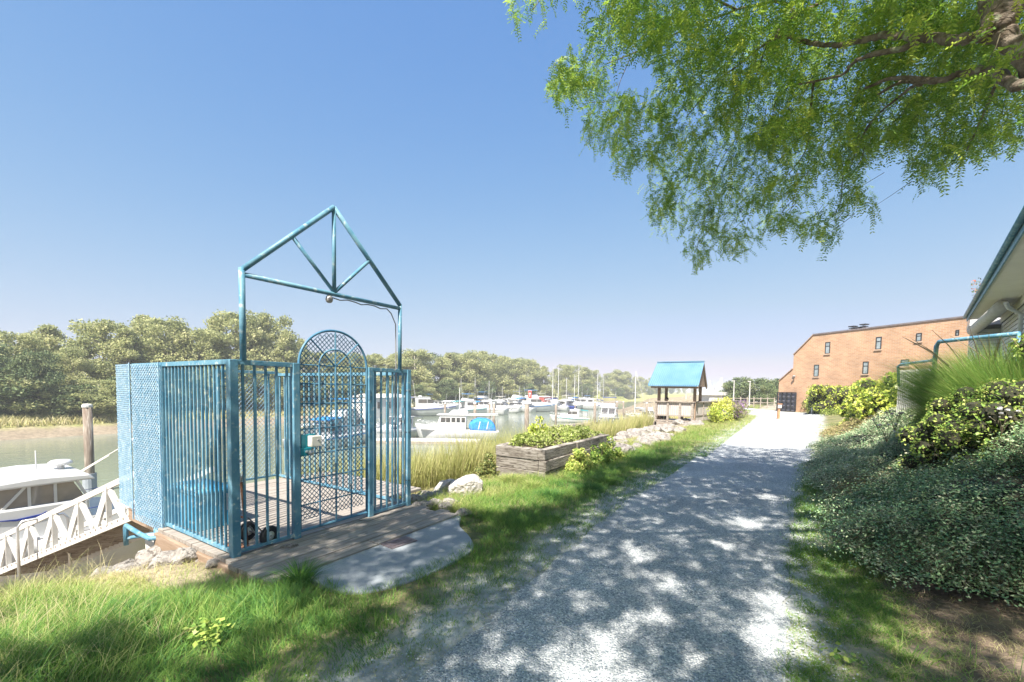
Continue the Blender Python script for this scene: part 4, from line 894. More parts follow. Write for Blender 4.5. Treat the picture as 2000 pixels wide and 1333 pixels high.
for i, (a, b, l) in enumerate([((1082, 838), (1165, 828), 'dark log float edge between the slender pile and the flybridge cruiser'), ((1165, 840), (1225, 836), 'log float in front of the flybridge cruiser'), ((1200, 821), (1290, 815), 'log float behind the open launch')]):
    p = on(*a, WZ); q = on(*b, WZ); t = thing('log_float', l, 'dock', (p[0], p[1], WZ)); mb = MB(); mb.bar((p[0], p[1], WZ+.15), (q[0], q[1], WZ+.15), 1.4, .3); mb.build('deck', grey_wood, t, True)
    mb = MB(); r2 = random.Random(i)
    for j in range(16): f = (j+.5)/16; mb.box((p[0]+(q[0]-p[0])*f+.2, p[1]+(q[1]-p[1])*f-.75, WZ+.05), (.5, .5, .5), r2.random())
    mb.build('tyre_fender', rubber, t, True)

# far marina on the other side
accs = [navy, teal_canvas, canvas_blue, white_gel, cream_gel, black_m]
accn = ['navy', 'teal', 'bright blue', 'white', 'cream', 'black']
protos = {}
def far_boat(px, py, kind, s, rz, word, z=WZ):
    ai = word; key = (kind, ai)
    lab_ = {'c': 'white motor cruiser with %s trim' % accn[ai], 'f': 'white flybridge cruiser with %s bimini' % accn[ai], 's': 'white sailing boat with %s sail cover' % accn[ai], 'b': 'dark blue hulled boat with %s cover' % accn[ai]}[kind]
    if key not in protos:
        protos[key] = o = {'c': lambda: cruiser('x', None, accs[ai], 7.8), 'f': lambda: cruiser('x', None, accs[ai], 9, True), 's': lambda: sailboat('x', None, accent=accs[ai]), 'b': lambda: cruiser('x', None, accs[ai], 7.5, False, navy)}[kind]()
    else: o = copy_tree(protos[key])
    x, y = on(px, py, WZ); place(o, x, y, rz, s, z); return tag(o, lab_+' in the far marina', 'boat', 'boats in the far marina')
ordn = 'first second third fourth fifth sixth seventh eighth ninth tenth eleventh twelfth thirteenth fourteenth fifteenth sixteenth seventeenth eighteenth nineteenth twentieth'.split()
def ordw(i):
    if i < 20: return ordn[i]
    tens = ['twentieth', 'thirtieth', 'fortieth', 'fiftieth', 'sixtieth'][(i+1)//10-2]; u = (i+1) % 10
    return tens if u == 0 else ['twenty', 'thirty', 'forty', 'fifty', 'sixty'][(i+1)//10-2]+' '+ordn[u-1]
fb = [(838, 812, 'c', 1.5, .4, 0), (878, 808, 'c', .9, -.3, 4), (905, 807, 'f', 1.05, -.6, 2), (925, 810, 'c', 1.2, .5, 1), (945, 809, 'c', 1.25, -.4, 3), (970, 805, 'f', .9, .7, 4), (985, 806, 'c', 1.0, -.5, 5), (1000, 804, 'c', 1.0, .2, 0), (1016, 804, 'f', .9, -.8, 3), (1048, 804, 'f', 1.3, .4, 2),
      (1076, 802, 'c', 1.1, -.4, 3), (1098, 800, 'b', 1.0, -.7, 5), (1113, 800, 'f', .95, .5, 4), (1130, 799, 'c', 1.3, -.2, 3), (1142, 798, 'c', 1.2, .3, 0), (1150, 797, 'f', 1.0, .6, 5), (828, 806, 'f', 1.0, 1.2, 2), (862, 804, 'c', .9, 1.4, 5)]
for i, (px, py, k, s, rz, a) in enumerate(fb):
    o = far_boat(px, py, k, s, TH+rz+(math.pi if i % 3 else 0), a); o['label'] = (o['label'].replace(' in the far marina', ''))+', '+ordn[i % 16]+(' along the far marina front' if i < 16 else ' of the far marina second row')
for i, (px, py, s, a) in enumerate([(898, 801, .7, 3), (927, 800, .72, 0), (952, 800, .66, 2), (979, 799, .55, 4), (1014, 799, .55, 1), (1076, 798, 1.05, 3), (1087, 797, 1.12, 0), (1106, 797, .8, 5), (1127, 796, 1.2, 2), (1119, 797, .9, 1), (1167, 797, 1.0, 3), (1177, 796, .9, 0)]):
    o = far_boat(px, py, 's', s, TH+1.2+.4*math.sin(i*2), a); o['label'] = 'bare masted white sailing boat, '+ordn[i]+' mast from the left in the far marina'; o['group'] = 'masted boats in the far marina'
for i in range(24):     # second row behind
    px = 812+i*14.5+rng.random()*5; o = far_boat(px, 800-i*.22, 'cf'[i % 2], .8+.4*rng.random(), TH+rng.random()*6, int(rng.integers(0, 6))); o['label'] = 'small cruiser packed behind the far marina front, %s from the left' % ordw(i); o['group'] = 'boats packed behind the far marina front'
# far docks and sheds
p = on(815, 812, WZ); q = on(1160, 797.5, WZ); fd = thing('marina_dock', 'long pale dock line along the far shore marina', 'dock', (p[0], p[1], WZ))
mb = MB(); mb.bar((p[0]-2, p[1]-2, WZ+.2), (q[0]-2, q[1], WZ+.2), 1.5, .4); mb.bar((p[0]-8, p[1]-2, WZ+.2), (q[0]-7, q[1], WZ+.2), 1.5, .4); mb.build('deck', grey_wood, fd, True)
def shed(name, label, cat, pxa, pxb, pyt, pyb, gx, depth, m, roofm, wins=0):
    a = at_x(pxa, pyb, gx); b = at_x(pxb, pyb, gx); zt = at_x((pxa+pxb)/2, pyt, gx)[2]; zb = a[2]
    zb = max(zb, WZ); t = thing(name, label, cat, (gx, (a[1]+b[1])/2, zb)); w = b[1]-a[1]; h = zt-zb
    MB().span((-depth, -w/2, 0), (0, w/2, h*.86)).build('wall', m, t); mb = MB(); mb.add([(-depth-.2, -w/2-.15, h*.86), (.2, -w/2-.15, h*.86), (.2, w/2+.15, h*.86), (-depth-.2, w/2+.15, h*.86), (-depth/2, -w/2-.15, h), (-depth/2, w/2+.15, h)], [(0, 1, 4), (1, 2, 5, 4), (2, 3, 5), (3, 0, 4, 5), (3, 2, 1, 0)]); mb.build('roof', roofm, t)
    for i in range(wins): yy = -w/2+w*(i+.5)/wins; MB().span((.001, yy-w*.16/wins*1.4, h*.42), (.03, yy+w*.16/wins*1.4, h*.68)).build('window', glass_dark, t)
    return t
shed('boathouse', 'large white boathouse on the far bank seen through the right bars', 'boathouse', 732, 800, 770, 822, -55, 6, white_gel, white_paint, 4)
shed('boathouse', 'low white floating shed on the far bank seen through the side bars', 'boathouse', 326, 362, 790, 812, -64.5, 3, white_gel, white_gel, 2)
shed('hut', 'small red hut with white trim among the far masts', 'hut', 1062, 1078, 774, 788, -56, 3, red_paint, white_paint, 1)
shed('hut', 'narrow grey notice hut left of the red hut', 'hut', 1040, 1050, 771, 786, -56, 1, siding_m, navy, 0)
shed('boathouse', 'cream shed behind boats at the left end of the far marina', 'boathouse', 842, 858, 781, 795, -62, 3, cream_gel, white_paint, 1)
shed('boathouse', 'pale boat shelter above the far marina boats', 'boathouse', 870, 890, 783, 795, -62, 3, white_paint, siding_m, 1)
shed('house', 'small pale cottage on the far shore under the trees', 'house', 1290, 1300, 776, 786, -70, 4, cream_gel, siding_m, 1)
# boats and masts seen beyond the pavilion
for i, (px, pt) in enumerate([(1336, 762), (1350, 760), (1362, 752), (1390, 742), (1394, 752), (1398, 748), (1403, 736), (1409, 757), (1343, 765), (1372, 757), (1382, 760)]):
    Y = 88+6*math.sin(i*3.1); x, y, _ = at(px, 790, Y); o = copy_tree(protos[('s', [0, 3, 2][i % 3])]) ; hh_ = at(px, pt, Y)[2]-WZ; o.rotation_euler = (0, 0, 1+i); s_ = hh_/10.5; o.scale = (s_, s_, s_); o.location = (x, y, WZ)
    tag(o, 'sailing boat moored beyond the pavilion, '+ordn[i]+' of those masts from the near end', 'boat', 'masts beyond the pavilion')
for i, (px, pt, l) in enumerate([(1432, 745, 'pale lamp pole left of the round park trees'), (1463, 746, 'pale lamp pole in front of the round park trees')]):
    Y = 52; x, y, _ = at(px, 795, Y); zt = at(px, pt, Y)[2]; zb = float(height(x, y)); t = thing('light_pole', l, 'pole', (x, y, zb)); MB().tube([(0, 0, 0), (0, 0, zt-zb)], [.08, .05], 8).build('shaft', white_paint, t); MB().span((-.25, -.06, zt-zb), (.1, .06, zt-zb+.08)).build('lamp_head', white_paint, t)
wsh = at(1440, 786, 70); t = thing('boat_shed', 'long white boat shed behind the round park trees', 'shed', (wsh[0], wsh[1], 0), TH); MB().span((-4.5, 0, -1), (6.5, 4, 1.0)).build('wall', white_gel, t); MB().prism([(-5, 1.0), (7, 1.0), (6.6, 1.5), (-4.6, 1.5)], -.3, 4.3).build('roof', white_paint, t)
# low fence line beyond the junction
p = on(1412, 800, 0); q = on(1500, 799, 0); fn = thing('park_fence', 'low grey rail fence below the park trees', 'fence', (p[0], p[1], 0))
mb = MB(); p = at(1408, 797, 48); q = at(1512, 797, 46)
for z in (.5, .95): mb.bar((p[0], p[1], z-.1), (q[0], q[1], z), .05, .06)
mb.build('rail', grey_wood, fn, True)
for i in range(9): f = i/8; MB().box((p[0]+(q[0]-p[0])*f, p[1]+(q[1]-p[1])*f, .4), (.1, .1, 1.3)).build('post', grey_wood, fn, True)

# ---------------------------------------------------------------- brick building
b0 = np.array(fr(23.3, 37.7)); bd = np.array(fr(.302, -.953)); bd = bd/np.linalg.norm(bd); ang = math.atan2(bd[1], bd[0])
bb = thing('brick_building', 'red brick building with stepped sloping left end and narrow windows', 'building', (b0[0], b0[1], 0), ang)
bi = np.array([[bd[0], bd[1]], [-bd[1], bd[0]]])
def fac(px, py):      # local (x,z) on the facade plane
    rx, rz = ray(px, py); d = np.array(fr(rx, 1.)); n = np.array([-bd[1], bd[0]]); t = (b0 @ n)/(d @ n); p = d*t-b0; return float(p @ bd), CZ+rz*t
prof = [fac(1521.5, 806), fac(1521.5, 745), fac(1549, 721), fac(1549, 694), fac(1589, 655)]
zt = prof[-1][1]; prof[0] = (prof[1][0], -.3); prof[3] = (prof[2][0], prof[3][1])
BL = 27.0; wl = [prof[0], prof[1], prof[2], prof[3], (prof[4][0], zt), (BL, zt), (BL, -.3)]
wl = MB().prism(wl, .0, 11.).build('wall', brick_m, bb)
MB().span((prof[4][0]-.05, -.06, zt), (BL+.1, 11.1, zt+.10)).build('parapet_cap', mat('cap_metal', (.14, .12, .13), (.20, .17, .17), scale=4, rough=.6), wl)
cm = mat('eave_trim', (.30, .2, .15), (.4, .28, .2), scale=4)
MB().bar((prof[3][0], .06, prof[3][1]+.03), (prof[4][0], .06, prof[4][1]+.03), .3, .05).build('sloping_coping', cm, wl); MB().bar((prof[1][0], .06, prof[1][1]+.03), (prof[2][0], .06, prof[2][1]+.03), .3, .05).build('sloping_coping', cm, wl)
def bwin(pa, pb, pt, pbt, extra=None):
    x0, z1 = fac(pa, pt); x1, _ = fac(pb, pt); _, z0 = fac(pa, pbt)
    f = MB(); t = .05; f.span((x0, -.03, z0), (x1, .05, z0+t)); f.span((x0, -.03, z1-t), (x1, .05, z1)); f.span((x0, -.03, z0+t), (x0+t, .05, z1-t)); f.span((x1-t, -.03, z0+t), (x1, .05, z1-t)); zm = z0+(z1-z0)*.64; f.span((x0+t, -.02, zm-.025), (x1-t, .05, zm+.025))
    f = f.build('window', black_m, bb); MB().span((x0+t+.001, -.008, z0+t+.001), (x1-t-.001, -.003, zm-.026)).build('pane', mat('pane', (.20, .25, .27), (.36, .40, .42), scale=2, rough=.1, spec=.8) if 'pane' not in bpy.data.materials else bpy.data.materials['pane'], f)
    MB().span((x0+t+.001, -.008, zm+.026), (x1-t-.001, -.003, z1-t-.001)).build('pane', bpy.data.materials['pane'], f)
    MB().span((x0-.06, -.07, z0-.09), (x1+.06, .0, z0-.002)).build('sill', mat('sill', (.42, .30, .22), (.5, .36, .27), scale=8) if 'sill' not in bpy.data.materials else bpy.data.materials['sill'], f)
for w in [(1612.5, 1622, 669, 691.5), (1711.5, 1722.5, 659, 683), (1790, 1801, 651.5, 667.5), (1867, 1874, 645, 657), (1590.5, 1600, 713, 736), (1686, 1697, 707, 731), (1760, 1776, 703, 716)]: bwin(*w)
for (px, pt) in ((1651, 636.5), (1660, 639), (1673, 632.5)):
    x, z = fac(px, pt); mb = MB(); mb.tube([(x, .8, zt+.05), (x, .8, z-.12)], .11, 10); mb = mb.build('roof_vent', dull_metal, wl); m2 = MB(); m2.box((x, .8, z-.02), (.42, .42, .07)); m2.box((x, .8, z-.17), (.36, .36, .05)); m2.build('vent_cap', black_m, mb)
x, z = fac(1553, 737); MB().bar((x-.1, -.12, z-.14), (x+.12, -.25, z+.10), .16, .12).build('flood_light', dull_metal, bb)
x0, z1 = fac(1529, 767); x1, _ = fac(1565, 768); mb = MB(); zb_ = .05
for i in range(5): xx_ = x0+(x1-x0)*i/4; mb.span((xx_-.04, -.62, zb_), (xx_+.04, -.54, z1))
for i in range(5): zz_ = zb_+(z1-zb_)*i/4; mb.span((x0, -.615, zz_-.035), (x1, -.545, zz_+.035))
bg = thing('black_gate', 'black steel grid gate against the left end of the brick wall', 'gate', (b0[0], b0[1], 0), ang); mb.build('frame', black_m, bg)
MB().span((x0+.04, -.50, zb_), (x1-.04, -.47, z1-.04)).build('screen_panel', mat('gate_screen', (.10, .10, .13), (.17, .17, .2), scale=8, rough=.7), bg)

# ---------------------------------------------------------------- townhouse on the right
h0 = np.array(at(2000, 440, 8.4)[:2]); h1 = np.array(at(1890, 620, 18.2)[:2]); hd = h1-h0; hl = float(np.linalg.norm(hd)); hd /= hl; ha = math.atan2(hd[1], hd[0])
ze_ = at(2000, 440, 8.4)[2]
hs_ = thing('townhouse', 'grey clapboard townhouse with deep eave and blue metal roof at the right edge', 'house', (h0[0], h0[1], 0), ha)
xe = hl  # local x runs away from the camera along the eave, local -y is towards the building
lap_shade_m = mat('lap_shade', (.12, .13, .14), (.18, .19, .2), scale=4)  # dark backing wall showing between boards, painted in for the lap shadow lines
def lap(x0, x1, y, z0, z1, sgn=-1):
    mb = MB(); z = z0
    while z < z1: mb.prism([(0, 0)], 0, 0) if False else mb.add([(x0, y, z), (x1, y, z), (x1, y-.002, z+.134), (x0, y-.002, z+.134), (x0, y+.026, z), (x1, y+.026, z), (x1, y+.006, z+.134), (x0, y+.006, z+.134)], [(0, 1, 5, 4), (4, 5, 6, 7), (2, 3, 7, 6), (0, 4, 7, 3), (1, 2, 6, 5)]); z += .152
    return mb
MB().span((-1.3, -7, 0), (xe-.2, -.95, ze_-.12)).build('wall', lap_shade_m, hs_); lap(-1.3, xe-.2, -.948, .2, ze_-.45).build('siding', siding_m, hs_)
MB().span((-1.3, -.93, ze_-.36), (xe-.2, -.90, ze_-.12)).build('frieze_board', soffit_m, hs_)
MB().span((-1.3, -.95, ze_-.11), (xe, 0, ze_-.08)).build('soffit', soffit_m, hs_)
MB().span((-1.3, .001, ze_-.18), (xe, .03, ze_+.02)).build('fascia', blue_paint, hs_)
mb = MB(); mb.tube([(-1.3, .09, ze_), (xe, .09, ze_)], .06, 10); mb.build('gutter', blue_paint, hs_, smooth=True)
rf2 = MB(); rf2.add([(-1.3, .12, ze_+.04), (xe, .12, ze_+.04), (xe, -4.2, ze_+2.4), (-1.3, -4.2, ze_+2.4), (-1.3, .12, ze_-.0), (xe, .12, ze_-.0), (xe, -4.2, ze_+2.34), (-1.3, -4.2, ze_+2.34)], [(0, 1, 2, 3), (7, 6, 5, 4), (0, 4, 5, 1), (1, 5, 6, 2), (2, 6, 7, 3), (3, 7, 4, 0)]); rf2.build('roof', roof_blue, hs_)
da = (xe*.62, -.5, ze_-.35); db = (xe*1.02, -.2, ze_-.55); MB().tube([da, db], .19, 16).build('duct', white_paint, hs_, smooth=True)
mb = MB(); mb.tube([(xe*.60, -.9, 0.3), (xe*.60, -.9, ze_-.7), (xe*.58, -.6, ze_-.5), (xe*.55, -.5, ze_-.4)], .06, 10); mb.build('downspout', siding_m, hs_, smooth=True)
for k in range(2):
    xw = 1.1+k*3.2; f = MB().span((xw, -.93, ze_-2.6), (xw+1.3, -.90, ze_-1.35)).build('window', white_paint, hs_); MB().span((xw+.07, -.899, ze_-2.53), (xw+1.23, -.893, ze_-1.42)).build('pane', glass_dark, f)
# far wing with balcony, set out towards the path
MB().span((xe-.2, -5, 0), (xe+4.2, -.3, ze_-.4)).build('wing_wall', lap_shade_m, hs_); 
wg = MB(); z = .5
while z < ze_-.55: wg.add([(xe-.202, -5, z), (xe-.202, -.3, z), (xe-.204, -.3, z+.134), (xe-.204, -5, z+.134), (xe-.229, -5, z), (xe-.229, -.3, z), (xe-.210, -.3, z+.134), (xe-.210, -5, z+.134)], [(0, 1, 5, 4), (5, 4, 7, 6), (2, 3, 7, 6)]); z += .152
wg.build('wing_siding', siding_m, hs_)
by_ = ze_+.45; lap(xe-.19, xe+4.2, -.298, .5, ze_-.6).build('wing_siding', siding_m, hs_); MB().span((xe+.6, -1.6, by_-.75), (xe+2.3, -.1, by_-.62)).build('balcony_floor', white_paint, hs_); MB().span((xe+.6, -.15, by_-.62), (xe+2.3, -.11, by_+.15)).build('balcony_panel', white_gel, hs_)
MB().span((xe+.56, -.17, by_+.152), (xe+2.3, -.09, by_+.24)).build('balcony_rail', blue_paint, hs_); MB().span((xe+.6, -1.6, by_-.62), (xe+.64, -.152, by_+.15)).build('balcony_panel', white_gel, hs_)
fpx = at(1912, 592, 21.0); fp_ = thing('potted_plant', 'balcony plant with small orange flowers above the eave end', 'plant', fpx)
Pp = np.array([(math.sin(i*1.9)*.25*(.3+i/18), math.cos(i*2.7)*.25, .1+.07*i) for i in range(14)]); leaf_cloud('flower', np.repeat(Pp, 5, 0)+rng.normal(size=(70, 3))*.06, .09, orange_flower, fp_); leaf_cloud('foliage', np.repeat(Pp, 8, 0)+rng.normal(size=(112, 3))*.10, .09, dark_leaf, fp_)
mb = MB(); mb.lathe([(0, -.25), (.14, -.25), (.2, .0), (0, 0)], 12); mb.build('pot', cream_gel, fp_)
# blue handrail and pale screen in front of the planting
r1 = [at(1756, 755, 10.2), at(1754, 716, 10.2), at(1760, 712, 10.1), at(1818, 705, 9.0), at(1826, 700, 8.7)]
hr2 = thing('handrail', 'blue pipe handrail stepping up among the shrubs before the townhouse', 'handrail', at(1755, 770, 10))
MB().tube(r1, .028, 10).build('lower_rail', blue_paint, hr2, True, True)
r2 = [at(1822, 740, 8.7), at(1829, 676, 8.7), at(1834, 668, 8.6), at(1868, 664, 8.3), at(1920, 659, 7.9), at(1990, 652, 7.3)]
MB().tube(r2, .038, 10).build('upper_rail', blue_paint, hr2, True, True)
for px, pt, Y in ((1990, 652, 7.3),): a = at(px, pt, Y); MB().tube([(a[0], a[1], a[2]), (a[0], a[1], .3)], .024, 8).build('post', blue_paint, hr2, True, True)
a = at(1758, 722, 10.6); b = at(1826, 716, 9.6); sn = thing('pale_screen', 'white lattice screen below the lower blue handrail', 'screen', (a[0], a[1], .4)); mb = MB()
for i in range(18):
    f = i/17; p = (a[0]+(b[0]-a[0])*f, a[1]+(b[1]-a[1])*f); mb.bar((p[0], p[1], .5), (p[0], p[1], a[2]-.02), .045, .02)
for z in (.7, 1.1, 1.5, a[2]-.1): mb.bar((a[0]+.0, a[1]-.02, z), (b[0], b[1]-.02, z), .02, .04)
mb.build('lattice', white_paint, sn, True)
# small posts with notice boxes near the junction
def notice(px, pt, pb, w, label, boxw, boxh, pm):
    x, y = on(px, pb, 0); Y = -x*math.sin(TH)+y*math.cos(TH); u = Y/FPX; t = thing('notice_post', label, 'sign post', (x, y, 0), TH); h = (pb-pt)*u
    MB().span((-w*u/2, -w*u/2, -.1), (w*u/2, w*u/2, h-boxh*u*.5)).build('post', pm, t); MB().span((-boxw*u/2, -w*u/2-.06, h-boxh*u), (boxw*u/2, -w*u/2-.005, h)).build('board', white_paint, t, bevel=.01); MB().span((-boxw*u/2-.02, -w*u/2-.09, h+.002), (boxw*u/2+.02, -w*u/2+.03, h+.04)).build('board_cap', pm, t)
notice(1520, 790, 819, 3.6, 'short orange brown wooden post with white box at the path junction', 7, 7.5, mat('orange_wood', (.42, .21, .10), (.52, .28, .15), scale=6)); notice(1586, 784, 812, 3, 'white noticeboard on a post beside the hedge end', 16, 8, white_paint)

# ---------------------------------------------------------------- trees on the far bank
def tree_proto(seed, H, Wd, style, m, n_clump=46, per=300, leaf=.29, bottom=.12):
    """returns Empty with trunk (limbs joined) and crown; H and Wd in metres"""
    r = np.random.default_rng(seed); t = thing('far_tree', None, 'tree')
    cs = []; rs = []
    for i in range(n_clump):
        f = bottom+(1-bottom)*(i+.5)/n_clump; f = min(.97, f+r.normal()*.02)
        if style == 'poplar': wr = math.sin(min(1, (f-bottom+.12)/(1.08-bottom))*math.pi)**.6
        elif style == 'round': wr = math.sqrt(max(.05, 1-((f-.58)/.46)**2))
        else: wr = math.sqrt(max(.04, 1-f*f*.95))
        a = r.random()*6.283; d = Wd/2*wr*(.25+.62*r.random()**.6); rad = Wd*(.11+.12*r.random())*(.75+.3*wr)
        cs.append((math.cos(a)*d, math.sin(a)*d, H*f-rad*.4)); rs.append(rad)
    cs = np.array(cs); rs = np.array(rs)
    mb = MB(); lean = r.normal()*.03*H
    mb.tube([(0, 0, -.6), (lean*.3, 0, H*.3), (lean*.7, .1, H*.6), (lean, .1, H*.88)], [H*.02, H*.016, H*.010, H*.003], 7)
    for i in range(0, n_clump, 2):
        c = cs[i]; z0 = max(.15*H, c[2]-.22*H-.1*r.random()*H); k = z0/H
        mb.tube([(lean*k, .05, z0), (c[0]*.45+lean*k, c[1]*.45, z0+(c[2]-z0)*.55), tuple(c)], [H*.007, H*.005, H*.0015], 5)
    mb.build('trunk', pale_bark, t, smooth=True)
    P = clump_pts(cs, rs, per, r, .25, .78); P = P+r.normal(size=P.shape)*.12; n = len(P)
    tint = np.clip(.45+.22*r.normal(size=n)+np.repeat(r.normal(size=len(cs))*.16, per), 0, 1)
    leaf_cloud('crown', P, leaf, m, t, .7, .3, tint, r=r); return t
TP = [tree_proto(11, 12, 7.5, 'round', poplar_leaf), tree_proto(12, 12, 6.2, 'poplar', poplar_leaf), tree_proto(13, 12, 8.5, 'round', poplar_leaf, 54), tree_proto(14, 12, 6.8, 'poplar', poplar_leaf, 42, 300), tree_proto(15, 12, 8, 'round', dark_leaf, 50), tree_proto(16, 12, 5.6, 'poplar', poplar_leaf, 34, 260)]
used = set(); tcount = 0
def put_tree(k, x, y, h, w=None, label='', group=None, name='far_tree', z=None):
    global tcount
    if k in used: o = copy_tree(TP[k])
    else: o = TP[k]; used.add(k)
    z = float(height(x, y)) if z is None else z; s = h/12; ws = s if w is None else w
    o.location = (x, y, z); o.scale = (ws, ws, s); o.rotation_euler = (0, 0, RND.random()*6.28); o.name = name; tcount += 1
    return tag(o, label, 'tree', group)
# (pixel column, top, plane x, variant, width factor)
row1 = [(-60, 640, -74, 0, 1.2), (-15, 668, -70, 4, 1.1), (38, 652, -72, 2, 1.0), (75, 690, -68, 4, .9), (98, 640, -76, 1, 1.15), (140, 682, -71, 0, .9), (160, 668, -72, 3, 1.05), (205, 632, -75, 2, 1.05), (248, 644, -73, 3, 1.0), (285, 622, -79, 1, 1.15), (322, 626, -77, 0, 1.0), (352, 634, -74, 5, 1.0), (392, 645, -75, 2, .95), (425, 640, -71, 3, 1.0), (462, 614, -73, 0, 1.0), (500, 628, -75, 1, 1.05), (532, 620, -72, 2, .85), (560, 648, -73, 5, .9), (590, 664, -79, 5, .8),
        (618, 690, -76, 0, .8), (648, 694, -74, 1, .9), (678, 692, -72, 2, .9), (706, 696, -72, 0, .9), (734, 694, -71, 3, 1.0), (760, 700, -74, 5, 1.0), (790, 692, -71, 2, .9), (812, 686, -74, 0, 1.0), (836, 693, -73, 4, .9), (858, 700, -70, 3, 1.0), (878, 692, -74, 1, 1.1), (900, 692, -72, 2, .85), (920, 690, -74, 0, .95), (942, 689, -72, 1, 1.1), (962, 695, -73, 2, .85), (985, 699, -74, 3, 1.0), (1005, 702, -72, 0, .85), (1025, 703, -74, 2, .8), (1047, 712, -71, 1, .95), (1062, 716, -76, 5, .9), (1085, 722, -74, 3, .9), (1103, 714, -72, 2, .75), (1122, 716, -74, 0, .85), (1142, 719, -71, 1, 1.0), (1158, 724, -73, 2, .7), (1205, 724, -72, 0, .85), (1222, 727, -75, 3, .9), (1240, 736, -73, 5, .8), (1262, 742, -77, 3, .7), (1282, 736, -75, 2, .62), (1300, 746, -80, 1, .7), (1325, 752, -80, 3, .6), (1352, 757, -82, 0, .6), (1180, 745, -90, 0, .8), (1188, 730, -78, 2, .7), (1213, 729, -80, 4, .8), (1250, 737, -80, 0, .8), (1272, 739, -82, 2, .7), (1292, 742, -84, 0, .8), (1312, 748, -86, 4, .8), (1338, 753, -86, 2, .7), (1366, 758, -88, 0, .7)]
for i, (px, pt, gx, k, w) in enumerate(row1):
    gx += 4*math.sin(i*2.7); p = at_x(px, 760, gx); zt = at_x(px, pt, gx)[2]; z = float(height(p[0], p[1])); h = (zt-z)*1.03
    cl_ = 'tall poplar in the left clump' if px < 600 else 'poplar in the long far treeline'
    kind = {0: 'broad', 1: 'narrow upright', 2: 'wide spreading', 3: 'slim', 4: 'dark green dense', 5: 'thin open crowned'}[k]
    put_tree(k, p[0], p[1], h, h/12*w*(1.0 if px < 600 else 1.35), '%s far bank poplar, %s from the left in the tall treeline' % (kind, ordw(i)), 'far bank treeline', 'poplar_tree')
# lower bushy trees in front of the tall ones
for i, (px, pt, gx, k, w) in enumerate([(-20, 705, -66, 4, 1.5), (20, 718, -65.5, 4, 1.5), (62, 722, -65, 0, 1.5), (118, 765, -63.5, 0, 1.6), (150, 752, -63.5, 4, 1.5), (195, 742, -63.5, 2, 1.6), (212, 772, -62.5, 0, 1.4), (262, 735, -64, 4, 1.3), (305, 745, -64.5, 0, 1.2), (385, 740, -64, 4, 1.4), (430, 715, -65, 2, 1.2), (480, 708, -65, 4, 1.3), (520, 722, -64, 0, 1.2), (556, 720, -66, 2, 1.2), (610, 745, -66, 4, 1.5), (660, 742, -66, 0, 1.4), (705, 745, -66, 4, 1.3), (760, 745, -66, 0, 1.3), (812, 752, -64, 4, 1.2), (835, 748, -64, 0, 1.2), (872, 742, -66, 4, 1.3), (910, 748, -66, 2, 1.3), (950, 745, -66, 4, 1.2), (990, 742, -66, 0, 1.2), (1030, 750, -66, 4, 1.1), (1068, 752, -66, 0, 1.2), (1105, 752, -66, 2, 1.1), (1145, 750, -66, 4, 1.1), (1182, 756, -68, 0, 1.2), (1212, 758, -68, 4, 1.1), (1240, 757, -69, 2, 1.2), (1270, 760, -70, 4, 1.2)]):
    p = at_x(px, 770, gx); zt = at_x(px, pt, gx)[2]; z = float(height(p[0], p[1])); h = max(1.5, (zt-z)*1.04)
    o = put_tree(k, p[0], p[1], h*1.12, h/12*w*1.35, 'bushy low waterside tree, %s from the left below the tall far treeline' % ordw(i), 'bushy trees along the far bank', 'bushy_tree', z-h*.15)
# round park trees beyond the pavilion
pk = tree_proto(31, 5, 5.5, 'round', dark_leaf, 30, 260, .22, .2)
for i, (px, pt, Y, w, l) in enumerate([(1448, 738, 62, 1.0, 'dark round park tree left of the brick building'), (1481, 740, 60, 1.0, 'green round park tree in the middle beyond the path junction'), (1512, 741, 64, 1.1, 'dark park tree touching the brick building edge'), (1425, 746, 70, .8, 'smallest dark park tree beside the boat masts'), (1498, 752, 54, .7, 'olive park bush tree just left of the black gate')]):
    o = pk if i == 0 else copy_tree(pk); x, y, _ = at(px, 790, Y); zt = at(px, pt, Y)[2]; z = float(height(x, y)); z = max(z, -.1); o.location = (x, y, z); s = (zt-z)/5; o.scale = (s*w*1.15, s*w*1.15, s); o.rotation_euler = (0, 0, i); o.name = 'park_tree'; tag(o, l, 'tree')
def shrub(name, label, cat, cs, rs, per, leaf, m, stem=True, tint0=.45, group=None, core=None, asp=.6, up=.5):
    cs = np.array(cs, float); rs = np.array(rs, float); b = cs.mean(0); b[2] = cs[:, 2].min()-rs.min(); t = thing(name, label, cat, tuple(b), 0, group)
    P = clump_pts(cs, rs, per, rng, .6, .9); n = len(P); tint = np.clip(tint0+.24*rng.normal(size=n)+.25*fbm(P[:, 0]+P[:, 2], P[:, 1], .6, 4), 0, 1)
    leaf_cloud('foliage', P, leaf, m, t, asp, up, tint, world=True)
    if stem:
        mb = MB()
        for c in cs[::max(1, len(cs)//14)]: mb.tube([(b[0]+(c[0]-b[0])*.2, b[1]+(c[1]-b[1])*.2, b[2]), (b[0]+(c[0]-b[0])*.7, b[1]+(c[1]-b[1])*.6, (b[2]+c[2])/2), tuple(c)], [.02, .014, .006], 5)
        mb.build('stem', twig_mat, t, True)
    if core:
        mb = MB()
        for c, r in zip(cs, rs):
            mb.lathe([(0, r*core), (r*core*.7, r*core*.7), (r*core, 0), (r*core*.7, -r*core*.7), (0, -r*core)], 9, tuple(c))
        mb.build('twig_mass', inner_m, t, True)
    return t
inner_m = mat('inner_twigs', (.02, .025, .014), (.05, .045, .028), scale=30, rough=1, bump=.6, bscale=60)
